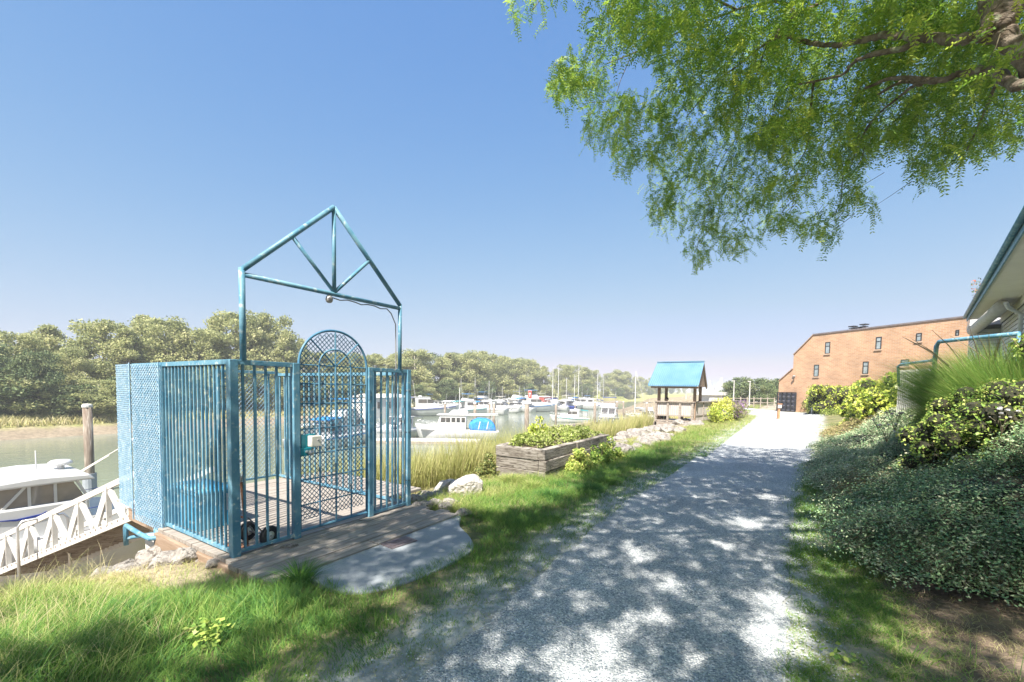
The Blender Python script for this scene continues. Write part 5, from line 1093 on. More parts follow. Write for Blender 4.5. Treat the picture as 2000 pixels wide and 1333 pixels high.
def box_clumps(x0, x1, y0, y1, z0, z1, n, r, seed, f=None):
    g = np.random.default_rng(seed); P = g.random((n, 3))*[x1-x0, y1-y0, z1-z0]+[x0, y0, z0]
    if f is not None: P = P[[f(*p) for p in P]]
    return P, np.full(len(P), r)*(.8+.4*g.random(len(P)))
# clipped hedge: near block, then lower far block by the brick wall
def hedge_f(x, y, z): return ((x-3.45)/1.45)**2+((y-20.5)/5.0)**4+((z-.9)/1.25)**2 < 1.15
hc, hr_ = box_clumps(1.9, 5.0, 15.2, 25.8, .1, 2.0, 420, .32, 3, hedge_f)
shrub('laurel_hedge', 'large rounded yellow green hedge in front of the brick building', 'hedge', hc, hr_, 190, .125, hedge_leaf, core=.7, tint0=.55)
hc, hr_ = box_clumps(1.3, 3.8, 35.5, 39.5, .1, 1.9, 110, .4, 4)
shrub('laurel_hedge', 'smaller square yellow hedge close to the brick wall and black gate', 'hedge', hc, hr_, 110, .13, hedge_leaf, core=.7, tint0=.6)
x, y = on(1576, 806, 0); hc, hr_ = box_clumps(x-.5, x+1.2, y-1, y+1, .1, .9, 16, .35, 5); shrub('reddish_bush', 'dull brownish bush between the black gate and the noticeboard', 'bush', hc, hr_, 90, .14, bush_leaf, tint0=.6)
x, y = on(1605, 815, 0); hc, hr_ = box_clumps(x-.1, x+.9, y-3, y+2, .0, .5, 18, .3, 6); shrub('pale_bush', 'low pale bush at the foot of the noticeboard', 'bush', hc, hr_, 110, .08, planter_leaf, tint0=.3)
# flower bed at the pavilion ramp
x, y = on(1425, 822, 0)
hc, hr_ = box_clumps(-3.5, -2.6, 24.4, 27.5, .0, .65, 26, .28, 7); shrub('flowering_bush', 'bright green bush at the pavilion ramp corner', 'bush', hc, hr_, 130, .08, hedge_leaf, tint0=.55)
hc, hr_ = box_clumps(-3.6, -2.6, 26.0, 30.0, .55, 1.15, 20, .26, 8); shrub('tall_bush', 'yellow green taller bush leaning over the ramp rail', 'bush', hc, hr_, 120, .08, hedge_leaf, tint0=.85)
hc, hr_ = box_clumps(-3.0, -2.1, 26.0, 30.5, .2, .9, 20, .24, 9); fb_ = shrub('purple_bush', 'bush with purple flower spikes beside the path at the ramp', 'bush', hc, hr_, 90, .07, bush_leaf, tint0=.4)
leaf_cloud('flower', clump_pts(hc+[0, 0, .1], hr_, 45), .07, purple_flower, fb_, world=True)
# weeds round the planter
def weed(name, label, cx, cy, r, h, n, leaf, m, tint, cat='plant'):
    g = np.random.default_rng(int(abs(cx*100))+int(cy*10)); cs = np.stack([cx+g.normal(size=n)*r, cy+g.normal(size=n)*r*1.2, h*g.random(n)], 1); cs[:, 2] = cs[:, 2]*np.exp(-((cs[:, 0]-cx)**2+(cs[:, 1]-cy)**2)/(2.5*r*r))+float(height(cx, cy))+.04
    return shrub(name, label, cat, cs, np.full(n, .085), 75, leaf, m, tint0=tint)
weed('weed_bush', 'yellow green weedy bush against the long side of the planter', -3.52, 8.1, .17, .50, 50, .05, rose_leaf, .75, 'bush')
weed('weed_bush', 'second leafy weed bush at the far end of the planter side', -3.5, 9.9, .15, .52, 44, .05, rose_leaf, .55, 'bush')
weed('weed_bush', 'taller dark green weeds leaning over the middle of the planter side', -3.48, 9.15, .12, .66, 34, .05, rose_leaf, .35, 'bush')
weed('weed_bush', 'reddish green bush at the near left corner of the planter', -4.95, 6.95, .13, .42, 36, .05, bush_leaf, .45, 'bush')
pc = np.stack([-4.72+.82*rng.random(70), 7.2+3.1*rng.random(70), .46+.20*rng.random(70)], 1)
shrub('planter_greens', 'pale leafy vegetables growing in the timber planter', 'plant', pc, np.full(70, .12), 75, .055, planter_leaf, tint0=.55)
pc = np.stack([-4.75+.25*rng.random(14), 8.0+.7*rng.random(14), .5+.45*rng.random(14)], 1)
shrub('tall_planter_weed', 'bright upright yellow green plant behind the planter centre', 'plant', pc, np.full(14, .10), 80, .05, hedge_leaf, tint0=.7)

# ---------------------------------------------------------------- right hand planting
def stems_plant(name, label, cat, roots, tips, droop, nl, leaf, m, tint0, wid=.5, jit=.02, stemr=.0018, stem_m=None, tips_up=0.):
    """arching stems with leaves set along them; roots, tips (n,3)"""
    n = len(roots); b = roots.mean(0); t = thing(name, label, cat, (float(b[0]), float(b[1]), float(roots[:, 2].min())))
    s = np.linspace(.12, 1, nl)[None, :, None]; A = roots[:, None]; B = tips[:, None]
    P = A+(B-A)*s; P[:, :, 2] += (droop[:, None]*4*(s*(1-s))[:, :, 0])
    T = np.gradient(P, axis=1); N_ = n*nl
    side = np.where(np.arange(nl)[None, :] % 2 == 0, 1., -1.)*np.ones((n, 1)); Tf = unit(T.reshape(-1, 3)); up = np.tile([0, 0, 1.], (N_, 1))
    sd_ = unit(np.cross(Tf, up)+1e-4)*side.reshape(-1, 1); D = unit(Tf*.55+sd_+rng.normal(size=(N_, 3))*.45)
    Nn = unit(up+rng.normal(size=(N_, 3))*.55)
    tint = np.clip(tint0+.2*rng.normal(size=N_)+.22*np.tile(np.linspace(-.4, 1, nl), n)+.38*fbm(P[:, :, 0].ravel()+P[:, :, 2].ravel(), P[:, :, 1].ravel(), .55, 60), 0, 1)
    V, F_, tt = leaf_quads(P.reshape(-1, 3)+rng.normal(size=(N_, 3))*jit, D, Nn, leaf*(.6+.8*rng.random(N_)), leaf*wid, tint, .08)
    link_mesh('foliage', quick('foliage', V, F_, None, tt), m, t, True)
    k = P[:, ::max(1, nl//6)]; n2 = k.shape[1]; off = np.array([[1, 0, 0], [-.5, .87, 0], [-.5, -.87, .3]])*stemr
    SV = (k[:, :, None, :]+off[None, None]).reshape(-1, 3); ids = np.arange(n*n2*3).reshape(n, n2, 3)
    Fs = np.concatenate([np.stack([ids[:, :-1, a], ids[:, :-1, (a+1) % 3], ids[:, 1:, (a+1) % 3], ids[:, 1:, a]], -1).reshape(-1, 4) for a in range(3)])
    link_mesh('stem', quick('stem', SV, Fs), stem_m or twig_mat, t, True)
    return t
def mound(name, label, cx, cy, rx, ry, h, n, nl, leaf, m, tint, over=.25, cat='shrub', seed=1):
    g = np.random.default_rng(seed); a = g.random(n)*6.283; f = g.random(n)**.45
    base = np.stack([cx+rx*.75*f*np.cos(a)*.8, cy+ry*.75*f*np.sin(a)*.8, np.zeros(n)], 1); base[:, 2] = height(base[:, 0], base[:, 1])+h*.25*g.random(n)
    a2 = a+g.normal(size=n)*.3; f2 = np.clip(f+.25+.15*g.random(n), 0, 1.08); lump = 1+.10*np.sin(a2*5+cx)+.07*np.sin(a2*11+f*9)+.10*np.sin(f*14+a2*3)+.30*(g.random(n)**14); zz = h*np.sqrt(np.clip(1-(f2/1.12)**2.2, 0, 1))*(.85+.3*g.random(n))
    tips = np.stack([cx+rx*f2*lump*np.cos(a2), cy+ry*f2*lump*np.sin(a2), zz*lump], 1); tips[:, 2] += height(tips[:, 0], tips[:, 1])-over*h*.2*g.random(n)
    t = stems_plant(name, label, cat, base, tips, h*(.18+.2*g.random(n)), nl, leaf, m, tint)
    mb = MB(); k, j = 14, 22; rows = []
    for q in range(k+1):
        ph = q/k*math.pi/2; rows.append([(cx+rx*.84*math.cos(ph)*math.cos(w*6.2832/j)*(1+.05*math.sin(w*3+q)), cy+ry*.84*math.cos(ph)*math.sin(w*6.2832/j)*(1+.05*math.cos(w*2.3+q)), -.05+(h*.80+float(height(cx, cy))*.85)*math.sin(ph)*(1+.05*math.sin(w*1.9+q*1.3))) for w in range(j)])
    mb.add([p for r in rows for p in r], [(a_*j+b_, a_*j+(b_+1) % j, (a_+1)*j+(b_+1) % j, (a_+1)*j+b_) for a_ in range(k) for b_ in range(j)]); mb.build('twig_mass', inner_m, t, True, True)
    return t
mound('cotoneaster_shrub', 'dark blue green cotoneaster mound nearest the camera on the right', 1.92, 5.7, 1.35, 1.55, .66, 7000, 34, .027, cot_leaf, .42, seed=2)
mound('cotoneaster_shrub', 'paler grey green cotoneaster spreading down to the path behind the nearest mound', 1.55, 9.4, 1.1, 2.1, .52, 5000, 28, .032, cot_leaf, .66, seed=3)
mound('cotoneaster_shrub', 'far end cotoneaster mound running out towards the hedge', 1.75, 13.2, 1.05, 2.6, .42, 2600, 22, .042, cot_leaf, .64, seed=4)
mound('dry_shrub', 'dry tan twiggy patch between the two nearest cotoneaster mounds', 1.2, 7.75, .55, .55, .45, 1000, 22, .026, bush_leaf, .85, seed=8)
mound('dry_ground_cover', 'low straw coloured ground cover at the path edge before the hedge', 1.75, 17.6, .65, 2.8, .28, 1200, 14, .05, bush_leaf, .8, seed=5)
def leafy(name, label, cx, cy, rx, ry, z0, z1, n, r, per, leaf, m, tint, seed, cat='shrub', core=.7):
    f = lambda x, y, z: ((x-cx)/rx)**2+((y-cy)/ry)**2+(max(0, z-(z0+z1)/2)/((z1-z0)/2+.01))**2 < 1.05
    hc, hr_ = box_clumps(cx-rx, cx+rx, cy-ry, cy+ry, z0, z1, n, r, seed, f); return shrub(name, label, cat, hc, hr_, per, leaf, m, tint0=tint, core=core)
leafy('rose_thicket', 'sunlit green rose thicket between the cotoneaster and the tall grass', 2.4, 7.65, 1.0, 1.25, .4, 1.72, 420, .17, 170, .036, rose_leaf, .5, 21)
leafy('rose_thicket', 'darker low thicket behind the paler cotoneaster', 2.85, 10.6, .75, 1.5, .5, 1.6, 240, .19, 150, .045, rose_leaf, .45, 22)
leafy('glossy_shrub', 'glossy leaved shrub under the townhouse eave at the right edge', 3.5, 8.8, .85, 1.1, 1.0, 2.75, 280, .20, 150, .07, rose_leaf, .5, 23)
def blades(x, y, z, h, wd, lean, az, tint, seg=3, curve=1.6):
    """vectorised grass blades -> V, F4, F3, tint"""
    n = len(x); dx, dy = np.cos(az), np.sin(az); B = np.stack([x, y, z], 1); D = np.stack([dx, dy, 0*dx], 1); Sd = np.stack([-dy, dx, 0*dx], 1)
    tw = rng.random(n)*6.28; Sd = np.stack([np.cos(tw), np.sin(tw), 0*tw], 1)
    rows = []
    for k in range(seg+1):
        s = k/seg; c = B+D*(lean*h*s**curve)[:, None]; c[:, 2] += h*s*(1-.45*np.clip(lean, 0, 1.2)*s); w = (wd*(1-s*.75)/2)[:, None]
        if k < seg: rows += [c-Sd*w, c+Sd*w]
        else: rows += [c]
    m_ = 2*seg+1; V = np.stack(rows, 1).reshape(-1, 3); base = np.arange(n)[:, None]*m_
    F4 = np.concatenate([base+np.array([[2*k, 2*k+1, 2*k+3, 2*k+2]]) for k in range(seg-1)]); F3 = base+np.array([[2*seg-2, 2*seg-1, 2*seg]])
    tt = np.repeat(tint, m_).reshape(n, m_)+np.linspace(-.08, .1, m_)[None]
    return V, F4, F3, np.clip(tt, 0, 1).ravel()
def grass_obj(name, label, cat, parts, m, kind=None, parent=None):
    Vs, F4s, F3s, ts = [], [], [], []; off = 0
    for V, F4, F3, t in parts: Vs.append(V); F4s.append(F4+off); F3s.append(F3+off); ts.append(t); off += len(V)
    return tag(link_mesh(name, quick(name, np.concatenate(Vs), np.concatenate(F4s), np.concatenate(F3s), np.concatenate(ts)), m, parent, parent is not None), label, cat, kind=kind)
def tuft(name, label, cx, cy, n, r, h, wd, tint, lean=.9, m=None, seedheads=0, z=None, cat='grass clump'):
    z0 = float(height(cx, cy)) if z is None else z; t = thing(name, label, cat, (cx, cy, z0)); a = rng.random(n)*6.283; d = r*rng.random(n)**.7
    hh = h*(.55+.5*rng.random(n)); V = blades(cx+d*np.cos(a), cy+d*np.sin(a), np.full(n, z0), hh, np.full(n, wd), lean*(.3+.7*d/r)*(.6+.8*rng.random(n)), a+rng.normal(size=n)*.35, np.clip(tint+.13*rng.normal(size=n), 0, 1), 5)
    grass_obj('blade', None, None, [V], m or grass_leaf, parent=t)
    if seedheads:
        mb = MB(); g = np.random.default_rng(9)
        for i in range(seedheads):
            a_ = 3.6+1.9*g.random() if seedheads > 30 else g.random()*6.28; L = h*(.55+.35*g.random()); ln = .18+.4*g.random(); P_ = []
            for s in np.linspace(0, 1, 8): P_.append((cx+.3*math.sin(i*2.3)+math.cos(a_)*ln*h*s*s*1.3, cy+.3*math.cos(i*1.7)+math.sin(a_)*ln*h*s*s*1.3, z0+h*(.9+.35*g.random()*0+.25*ln)*s*(1.15-.28*s)))
            mb.tube(P_, [.002, .002, .002, .002, .002, .0045, .0055, .002], 4)
        mb.build('seed_head', mat('seed_head', (.22, .17, .11), (.38, .31, .21), scale=20, rough=.9), t, True)
    return t
tuft('fountain_grass', 'tall arching green ornamental grass clump in front of the townhouse', 2.75, 9.35, 15000, .55, 1.9, .008, .40, .70, seedheads=45, z=.75)
tuft('fountain_grass', 'second ornamental grass clump nearer the right edge', 2.75, 8.5, 8000, .5, 1.75, .0075, .36, .75, seedheads=0, z=.8)
tuft('fountain_grass', 'lower grass clump leaning over the flowering thicket', 2.75, 10.3, 7000, .4, 1.2, .0075, .42, .85, z=.6)
def umbel(label, px, py, Y, r, n, m, cat='flower'):
    c = at(px, py, Y); t = thing('flower_cluster', label, cat, c); g = np.random.default_rng(int(px))
    cs = np.stack([g.normal(size=n)*r, g.normal(size=n)*r, g.normal(size=n)*r*.35], 1)
    P_ = clump_pts(cs, np.full(n, r*.22), 60, g, .3, .5); leaf_cloud('petals', P_, r*.14, m, t, .9, .8, r=g)
    mb = MB()
    for c_ in cs: mb.tube([(0, 0, -r*3), (c_[0]*.5, c_[1]*.5, -r*1.2), tuple(c_)], .003, 4)
    mb.build('stalk', twig_mat, t); return t
umbel('large white flower head cluster in the green thicket at the right edge', 1958, 803, 4.6, .085, 9, white_flower)
umbel('lower small white flower head just beneath the large white one', 1952, 815, 4.6, .03, 4, white_flower)
umbel('pale mauve flower cluster above the white ones by the cotoneaster', 1750, 808, 6.6, .09, 8, leafmat('mauve_flower', [(.42, .32, .40), (.62, .54, .58)], rough=.7, trans=.3))
umbel('white flower cluster lowest above the paler cotoneaster', 1734, 830, 6.6, .09, 8, white_flower)
umbel('small bluish white flower head left of the mauve cluster', 1716, 815, 6.8, .06, 5, white_flower)

# ---------------------------------------------------------------- grass, reeds
def region(n, x0, x1, y0, y1, dens=None):
    x = x0+(x1-x0)*rng.random(n); y = y0+(y1-y0)*rng.random(n)
    k = (dens(x, y) if dens is not None else np.ones(n)) > rng.random(n); return x[k], y[k]
def clear(x, y):      # keep blades off path, planks, landing and planter
    l, r = path_edges(y); e_ = rng.random(len(x))**2.2*.4; on_path = (x > l+e_) & (x < r-e_*.6)
    deck = (x < -3.53) & (x > -8) & (y > 1.84) & (y < 4.34)
    slab_ = (((x+3.35)/.66)**2+((y-3.1)/.95)**2 < 1) & (x > -3.7) | ((x < -2.72) & (x > -3.7) & (y > 2.16) & (y < 3.9))
    pl_ = (x < -3.7) & (x > -4.95) & (y > 6.95) & (y < 10.5)
    return ~(on_path | deck | slab_ | pl_)
def bare(x, y): return ~((x < -3.9) & (x > -6.7) & (y > 1.42) & (y < 1.9) & (rng.random(len(x)) < .85))
parts = []
def sow(n, x0, x1, y0, y1, h, wd, tint, lean=.6, dens=None, seg=3, hn=.35, clumpy=.5, az=None):
    x, y = region(n, x0, x1, y0, y1, dens); k = clear(x, y)&bare(x, y); x, y = x[k], y[k]; n = len(x)
    c = fbm(x, y, .35, 8)*.6+fbm(x, y, 1.4, 12)*.6
    if clumpy: k = rng.random(n) < np.clip(.62+clumpy*c*1.3, .05, 1); x, y, c = x[k], y[k], c[k]; n = len(x)
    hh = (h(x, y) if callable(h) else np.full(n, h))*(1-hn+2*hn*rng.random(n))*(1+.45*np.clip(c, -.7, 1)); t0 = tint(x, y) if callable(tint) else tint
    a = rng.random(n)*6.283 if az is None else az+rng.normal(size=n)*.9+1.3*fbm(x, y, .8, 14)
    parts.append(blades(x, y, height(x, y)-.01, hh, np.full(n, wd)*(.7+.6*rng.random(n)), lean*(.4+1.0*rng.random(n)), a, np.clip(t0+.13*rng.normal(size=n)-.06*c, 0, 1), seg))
# near left bank: lush and long; drier towards the crest
hL = lambda x, y: (.055+.15*sm(-2.3, -3.4, x))*(1-.68*sm(.75, 1.35, y)*sm(-3.7, -4.3, x))
sow(105000, -6.9, -2.0, -.6, 1.9, hL, .0048, lambda x, y: .27+.42*sm(-4.3, -5.9, x)+.42*sm(.8, 1.5, y)*sm(-3.8, -4.6, x)+.17*fbm(x, y, .9, 20), .9, clumpy=.35, seg=4, az=2.6)
sow(34000, -3.6, -1.75, 1.7, 4.9, lambda x, y: .045+.06*sm(-1.9, -2.4, x), .0042, .33, .7, dens=lambda x, y: sm(-1.6, -2.0, x)*.9)
sow(9000, -2.4, -1.5, -.5, 5, .03, .004, .52, .9, dens=lambda x, y: sm(-1.45, -2.1, x), clumpy=.9)
sow(6000, -6.3, -3.6, 1.0, 1.86, .10, .0035, .9, 1.0, clumpy=.5)
sow(2200, -7.6, -5.2, -.2, 1.4, .34, .0035, .88, .7, clumpy=.3, seg=4)
# left of the path from the landing to the planter
gt = lambda x, y: .28+.24*sm(-2.9, -3.8, x)+.2*fbm(x, y, 1.1, 22)+.22*sm(11, 15, y)
sow(78000, -4.7, -1.85, 4.3, 11.5, lambda x, y: .06+.09*sm(-2.1, -2.7, x)+.03*sm(-3, -4, x), .0055, gt, .9, clumpy=.45)
sow(34000, -4.6, -1.65, 11.5, 20, lambda x, y: .08+.07*sm(-2.1, -2.8, x), .008, gt, .8, clumpy=.4)
sow(16000, -4.0, -1.6, 20, 34, .13, .014, .62, .7, clumpy=.3, seg=2)
sow(9000, -5.6, -3.9, 4.3, 7.0, .10, .004, .88, 1.1, clumpy=.5)
# right verge: short, worn
sow(36000, -.15, .8, .6, 5.2, .06, .0045, lambda x, y: .34+.2*fbm(x, y, .8, 25), .9, dens=lambda x, y: sm(-.1, .25, x)*sm(.85, .5, x), clumpy=1.0)
vt = lambda x, y: .42+.24*fbm(x, y, 1.0, 24)
sow(75000, -.2, 1.05, .8, 5.4, .042, .004, vt, .9, dens=lambda x, y: sm(-.15, .15, x)*sm(1.1, .6, x), clumpy=.7)
sow(52000, -.1, 1.2, 5, 11, .075, .006, lambda x, y: .36+.1*fbm(x, y, 1.0, 24), .8, dens=lambda x, y: sm(-.02, .2, x), clumpy=.5)
sow(11000, .5, 2.4, 11, 26, .06, .010, lambda x, y: .62+.2*fbm(x, y, 2.0, 24), .8, clumpy=.5, seg=2)
sow(5000, .5, 1.5, .8, 4.0, .05, .0035, .92, 1.2, clumpy=.9)
sow(9000, .75, 2.2, 2.2, 4.6, .06, .0035, .93, 1.3, clumpy=1.0)
sow(2600, .5, 1.6, 1.6, 3.6, .16, .004, lambda x, y: .5+.3*fbm(x, y, .5, 50), 1.1, clumpy=1.2)
sow(5200, -2.2, -1.2, .4, 5.5, .05, .003, .95, 1.5, clumpy=.9)
# land beyond the junction
x, y = region(9000, -9, 12, 36, 60); k = clear(x, y) & ((x < -2.5) | (x > 2.4)); x, y = x[k], y[k]
parts.append(blades(x, y, height(x, y), .12+.12*rng.random(len(x)), np.full(len(x), .03), .5+0*x, rng.random(len(x))*6, np.clip(.55+.15*rng.normal(size=len(x)), 0, 1), 2))
grass_obj('grass', 'green and straw coloured grass growing on the bank and verges', 'grass', parts, grass_leaf, 'stuff')
tx, ty = on(612, 1128, 0); tuft('grass_tuft', 'dark green long bladed grass tuft at the left corner of the concrete landing', -3.38, 2.06, 420, .09, .27, .006, .16, 1.0)
for i, (px, py, h, tn, l) in enumerate([(1075, 965, .20, .08, 'dark green grass tussock below the planter corner'), (1150, 955, .20, .06, 'dark green wide tussock beside the path under the planter'), (1000, 935, .22, .6, 'pale green tussock left of the planter corner'), (1040, 945, .20, .55, 'pale tussock in front of the planter end'), (1185, 940, .2, .3, 'green tussock before the far end of the planter')]):
    x, y = on(px, py, 0); tuft('grass_tussock', l, x, y, 700, .16, h, .006, tn, 1.1)
# long hanging seed stems on the near bank
parts = []; n = 4200; x, y = region(n, -6.9, -3.0, -.6, 1.1); n = len(x)
parts.append(blades(x, y, height(x, y), .22+.16*rng.random(n), np.full(n, .0035), .5+.7*rng.random(n), 2.4+rng.normal(size=n), np.clip(.75+.15*rng.normal(size=n), 0, 1), 5))
grass_obj('tall_grass', 'long pale seeding grass stems over the near left bank', 'grass', parts, grass_leaf, 'stuff')
# reeds below the bank
parts = []
def reeds(n, x0, x1, y0, y1, h, wd, t):
    x, y = region(n, x0, x1, y0, y1); x = x+bank_shift(y); n = len(x); z = height(x, y); k = z > WZ-.25; x, y, z = x[k], y[k], z[k]; n = len(x)
    parts.append(blades(x, y, z, h*(.7+.5*rng.random(n))*(1+.25*fbm(x, y, 2.2, 30)), np.full(n, wd), .12+.22*rng.random(n), rng.random(n)*6.28, np.clip(t+.15*rng.normal(size=n)+.15*fbm(x, y, 3, 31), 0, 1), 3))
reeds(75000, -14.6, -7.0, 4.4, 15, 1.55, .015, .5); reeds(45000, -15.0, -6.5, 15, 27, 1.3, .024, .6); reeds(20000, -13.5, -5.8, 27, 62, .9, .045, .75)
grass_obj('reeds', 'dense pale green reeds growing on the mud below the bank', 'reeds', parts, reed_leaf, 'stuff')
# dry reed fringe along the far bank
parts = []; n = 26000; y = -30+210*rng.random(n)**1.2; x = -60.6-2.6*rng.random(n); z = height(x, y)
parts.append(blades(x, y, z, .5+.5*rng.random(n), np.full(n, .10), .3+.3*rng.random(n), rng.random(n)*6.28, np.clip(.55+.45*rng.random(n)*sm(-63.3, -61, x)+.1*rng.random(n), 0, 1), 2))
n = 22000; y = -30+240*rng.random(n); x = -63-5*rng.random(n); z = height(x, y)
parts.append(blades(x, y, z, .35+.35*rng.random(n), np.full(n, .12), .3+.3*rng.random(n), rng.random(n)*6.28, np.clip(.25+.3*rng.random(n), 0, 1), 2))
grass_obj('reed_fringe', 'dry reed and grass fringe along the far shore', 'reeds', parts, reed_leaf, 'stuff')
# low broad leaved weeds in the foreground grass
for i, (px, py, l) in enumerate([(405, 1238, 'low clover patch with round leaves in the foreground grass'), (1640, 1290, 'flat rosette weed in the right verge near the bottom')]):
    x, y = on(px, py, 0); n = 130 if i == 0 else 40; t = thing('weed_patch', l, 'weed', (x, y, 0)); P_ = np.stack([rng.normal(size=n)*.10, rng.normal(size=n)*.06, .07+.05*rng.random(n)-(0 if i == 0 else .05)], 1); P_[:, 2] += float(height(x, y))
    leaf_cloud('foliage', P_, .034, rose_leaf, t, .9, 2.5, np.clip(.5+.2*rng.normal(size=n), 0, 1))

# ---------------------------------------------------------------- overhanging honey locust
lt = thing('honey_locust_tree', 'large honey locust tree with feathery leaves spreading over the path from the right', 'tree', (3.4, 4.4, 0))
def limb(pts, r0, r1, name='branch', m=bark_mat, par=None, k=6):
    pts = [Vector(p) for p in pts]; out = []
    for i in range(len(pts)-1):
        p0 = pts[max(i-1, 0)]; p1 = pts[i]; p2 = pts[i+1]; p3 = pts[min(i+2, len(pts)-1)]
        for s in range(k):
            t = s/k; q = .5*((2*p1)+(-p0+p2)*t+(2*p0-5*p1+4*p2-p3)*t*t+(-p0+3*p1-3*p2+p3)*t**3)
            wob = (r0+(r1-r0)*((i+t)/(len(pts)-1)))*.35; out.append(q+Vector((RND.uniform(-wob, wob), RND.uniform(-wob, wob), RND.uniform(-wob, wob))))
    out.append(pts[-1]); n = len(out); rr = [r0+(r1-r0)*(i/(n-1))**.8 for i in range(n)]; rr = [r*RND.uniform(.9, 1.12) for r in rr]
    MB().tube(out, rr, 10 if r0 > .03 else 6).build(name, m, par or lt, True, True); return out
trunk_top = (2.2, 4.45, 3.2)
limb([(3.5, 4.4, -.1), (3.4, 4.4, 1.4), (2.9, 4.4, 2.5), trunk_top], .26, .17, 'trunk')
J = at(1945, 62, 3.15)
limb([trunk_top, at(2120, 230, 3.0), at(2010, 118, 3.05), J], .085, .055, 'trunk')
B = []
def br(pts, r0, r1): B.append(limb([at(*p) for p in pts], r0, r1)); return B[-1]
br([(1945, 62, 3.15), (1932, 20, 3.2), (1928, -60, 3.3), (1900, -300, 3.6), (1800, -600, 4.2)], .055, .02)
br([(1945, 62, 3.15), (1900, 74, 3.2), (1830, 76, 3.4), (1740, 68, 3.7), (1690, 78, 3.9), (1610, 90, 4.2), (1540, 72, 4.5)], .042, .018)
br([(1540, 72, 4.5), (1515, 68, 4.6), (1555, 30, 4.7), (1590, 12, 4.7), (1650, -20, 4.8)], .02, .014)
br([(1540, 72, 4.5), (1500, 82, 4.7), (1440, 130, 5.2), (1400, 160, 5.5), (1340, 230, 6.0)], .016, .005)
br([(1555, 30, 4.7), (1520, 5, 5.0), (1440, 20, 5.3), (1330, 62, 5.8), (1240, 103, 6.2), (1185, 125, 6.4)], .02, .006)
br([(1235, 105, 6.2), (1215, 150, 6.3), (1195, 195, 6.4), (1150, 200, 6.6)], .006, .003)
br([(1800, 75, 3.5), (1770, 92, 3.6), (1700, 108, 3.8), (1665, 125, 4.0), (1640, 148, 4.2), (1560, 165, 4.6)], .030, .008)
br([(1990, 170, 3.0), (1940, 140, 3.3), (1880, 142, 3.5), (1830, 158, 3.6), (1750, 152, 3.9), (1690, 172, 4.2)], .035, .012)
br([(1830, 160, 3.6), (1790, 165, 3.8), (1750, 195, 4.1), (1700, 240, 4.6), (1675, 290, 5.2), (1660, 330, 5.6)], .016, .005)
br([(1800, 165, 3.8), (1760, 160, 4.0), (1715, 185, 4.2)], .02, .01)
br([(1590, 160, 4.6), (1580, 230, 5.2), (1575, 290, 5.8), (1540, 340, 6.3), (1500, 365, 6.8), (1440, 420, 7.4)], .013, .004)
br([(1500, 82, 4.7), (1470, 170, 5.6), (1450, 250, 6.2), (1400, 330, 6.8), (1380, 420, 7.4)], .010, .004)
br([(1700, 240, 4.8), (1650, 330, 5.8), (1640, 400, 6.2), (1610, 440, 6.5)], .010, .004)
br([(1440, 20, 5.3), (1300, -40, 5.6), (1120, -60, 5.6), (1040, 20, 5.4)], .014, .004)
br([(1960, 140, 3.2), (1930, 200, 3.6), (1900, 270, 4.2), (1870, 330, 4.8)], .014, .004)
# limbs of the upper and rear crown, above and behind the camera
for pts in [[(2.2, 4.45, 3.2), (1.6, 3.0, 4.8), (0.2, 1.0, 5.9), (-1.8, -1.0, 6.6), (-3.2, -2.2, 6.9)], [(2.2, 4.45, 3.2), (2.4, 3.0, 4.8), (2.2, .4, 6.2), (1.6, -2.4, 7.0)], [J, (1.0, 5.0, 5.8), (.4, 6.4, 6.9), (-.6, 8.4, 7.8)], [J, (2.2, 5.4, 5.8), (2.6, 7.0, 7.2), (2.4, 9.2, 8.0)], [(.2, 1.0, 5.9), (-1.6, 1.6, 6.6), (-3.0, 2.2, 7.0)], [(2.2, .4, 6.2), (3.5, -1.0, 7), (4.4, -2.6, 7.2)]]:
    B.append(limb(pts, .085, .015))
def fronds(P, D, Lr, nl, ll, lw, tint, r=rng, upv=(0, 0, 1.), un=.25, nn_=.35):
    """pinnate leaves: P base, D direction, Lr length, nl leaflet pairs"""
    n = len(P); D = unit(D); side = unit(np.cross(D, np.array(upv)+un*r.normal(size=(n, 3)))); up = unit(np.cross(side, D))
    s = np.linspace(.12, 1, nl); C_ = P[:, None]+D[:, None]*(Lr[:, None]*s)[:, :, None]; C_ = C_-np.array([0, 0, 1.])*(Lr[:, None]*.35*s**2)[:, :, None]
    out = []
    for sg in (-1, 1):
        T = side[:, None]*sg+D[:, None]*.45+.18*r.normal(size=(n, nl, 3))-np.array([0, 0, .25]); Nn = up[:, None]+nn_*r.normal(size=(n, nl, 3))
        out.append((C_.reshape(-1, 3), T.reshape(-1, 3), Nn.reshape(-1, 3)))
    Pp = np.concatenate([o[0] for o in out]); T = np.concatenate([o[1] for o in out]); Nn = np.concatenate([o[2] for o in out]); m_ = len(Pp)
    tt = np.clip(np.tile(np.repeat(tint, nl), 2)+.07*r.normal(size=m_), 0, 1); V, F_, t_ = leaf_quads(Pp, T, Nn, ll*(.8+.4*r.random(m_)), lw, tt, .06)
    a = P; b = C_[:, -1]; w = side*.0012; k = len(V); RV = np.stack([a-w, a+w, b+w*.4, b-w*.4], 1).reshape(-1, 3); RF = np.arange(4*n).reshape(n, 4)+k
    return np.concatenate([V, RV]), np.concatenate([F_, RF]), np.concatenate([t_, np.repeat(tint, 4)])
def inpoly(px, py, poly):
    c = np.zeros(len(px), bool); j = len(poly)-1
    for i in range(len(poly)):
        (xi, yi), (xj, yj) = poly[i], poly[j]; k = ((yi > py) != (yj > py)) & (px < (xj-xi)*(py-yi)/(yj-yi+1e-9)+xi); c ^= k; j = i
    return c
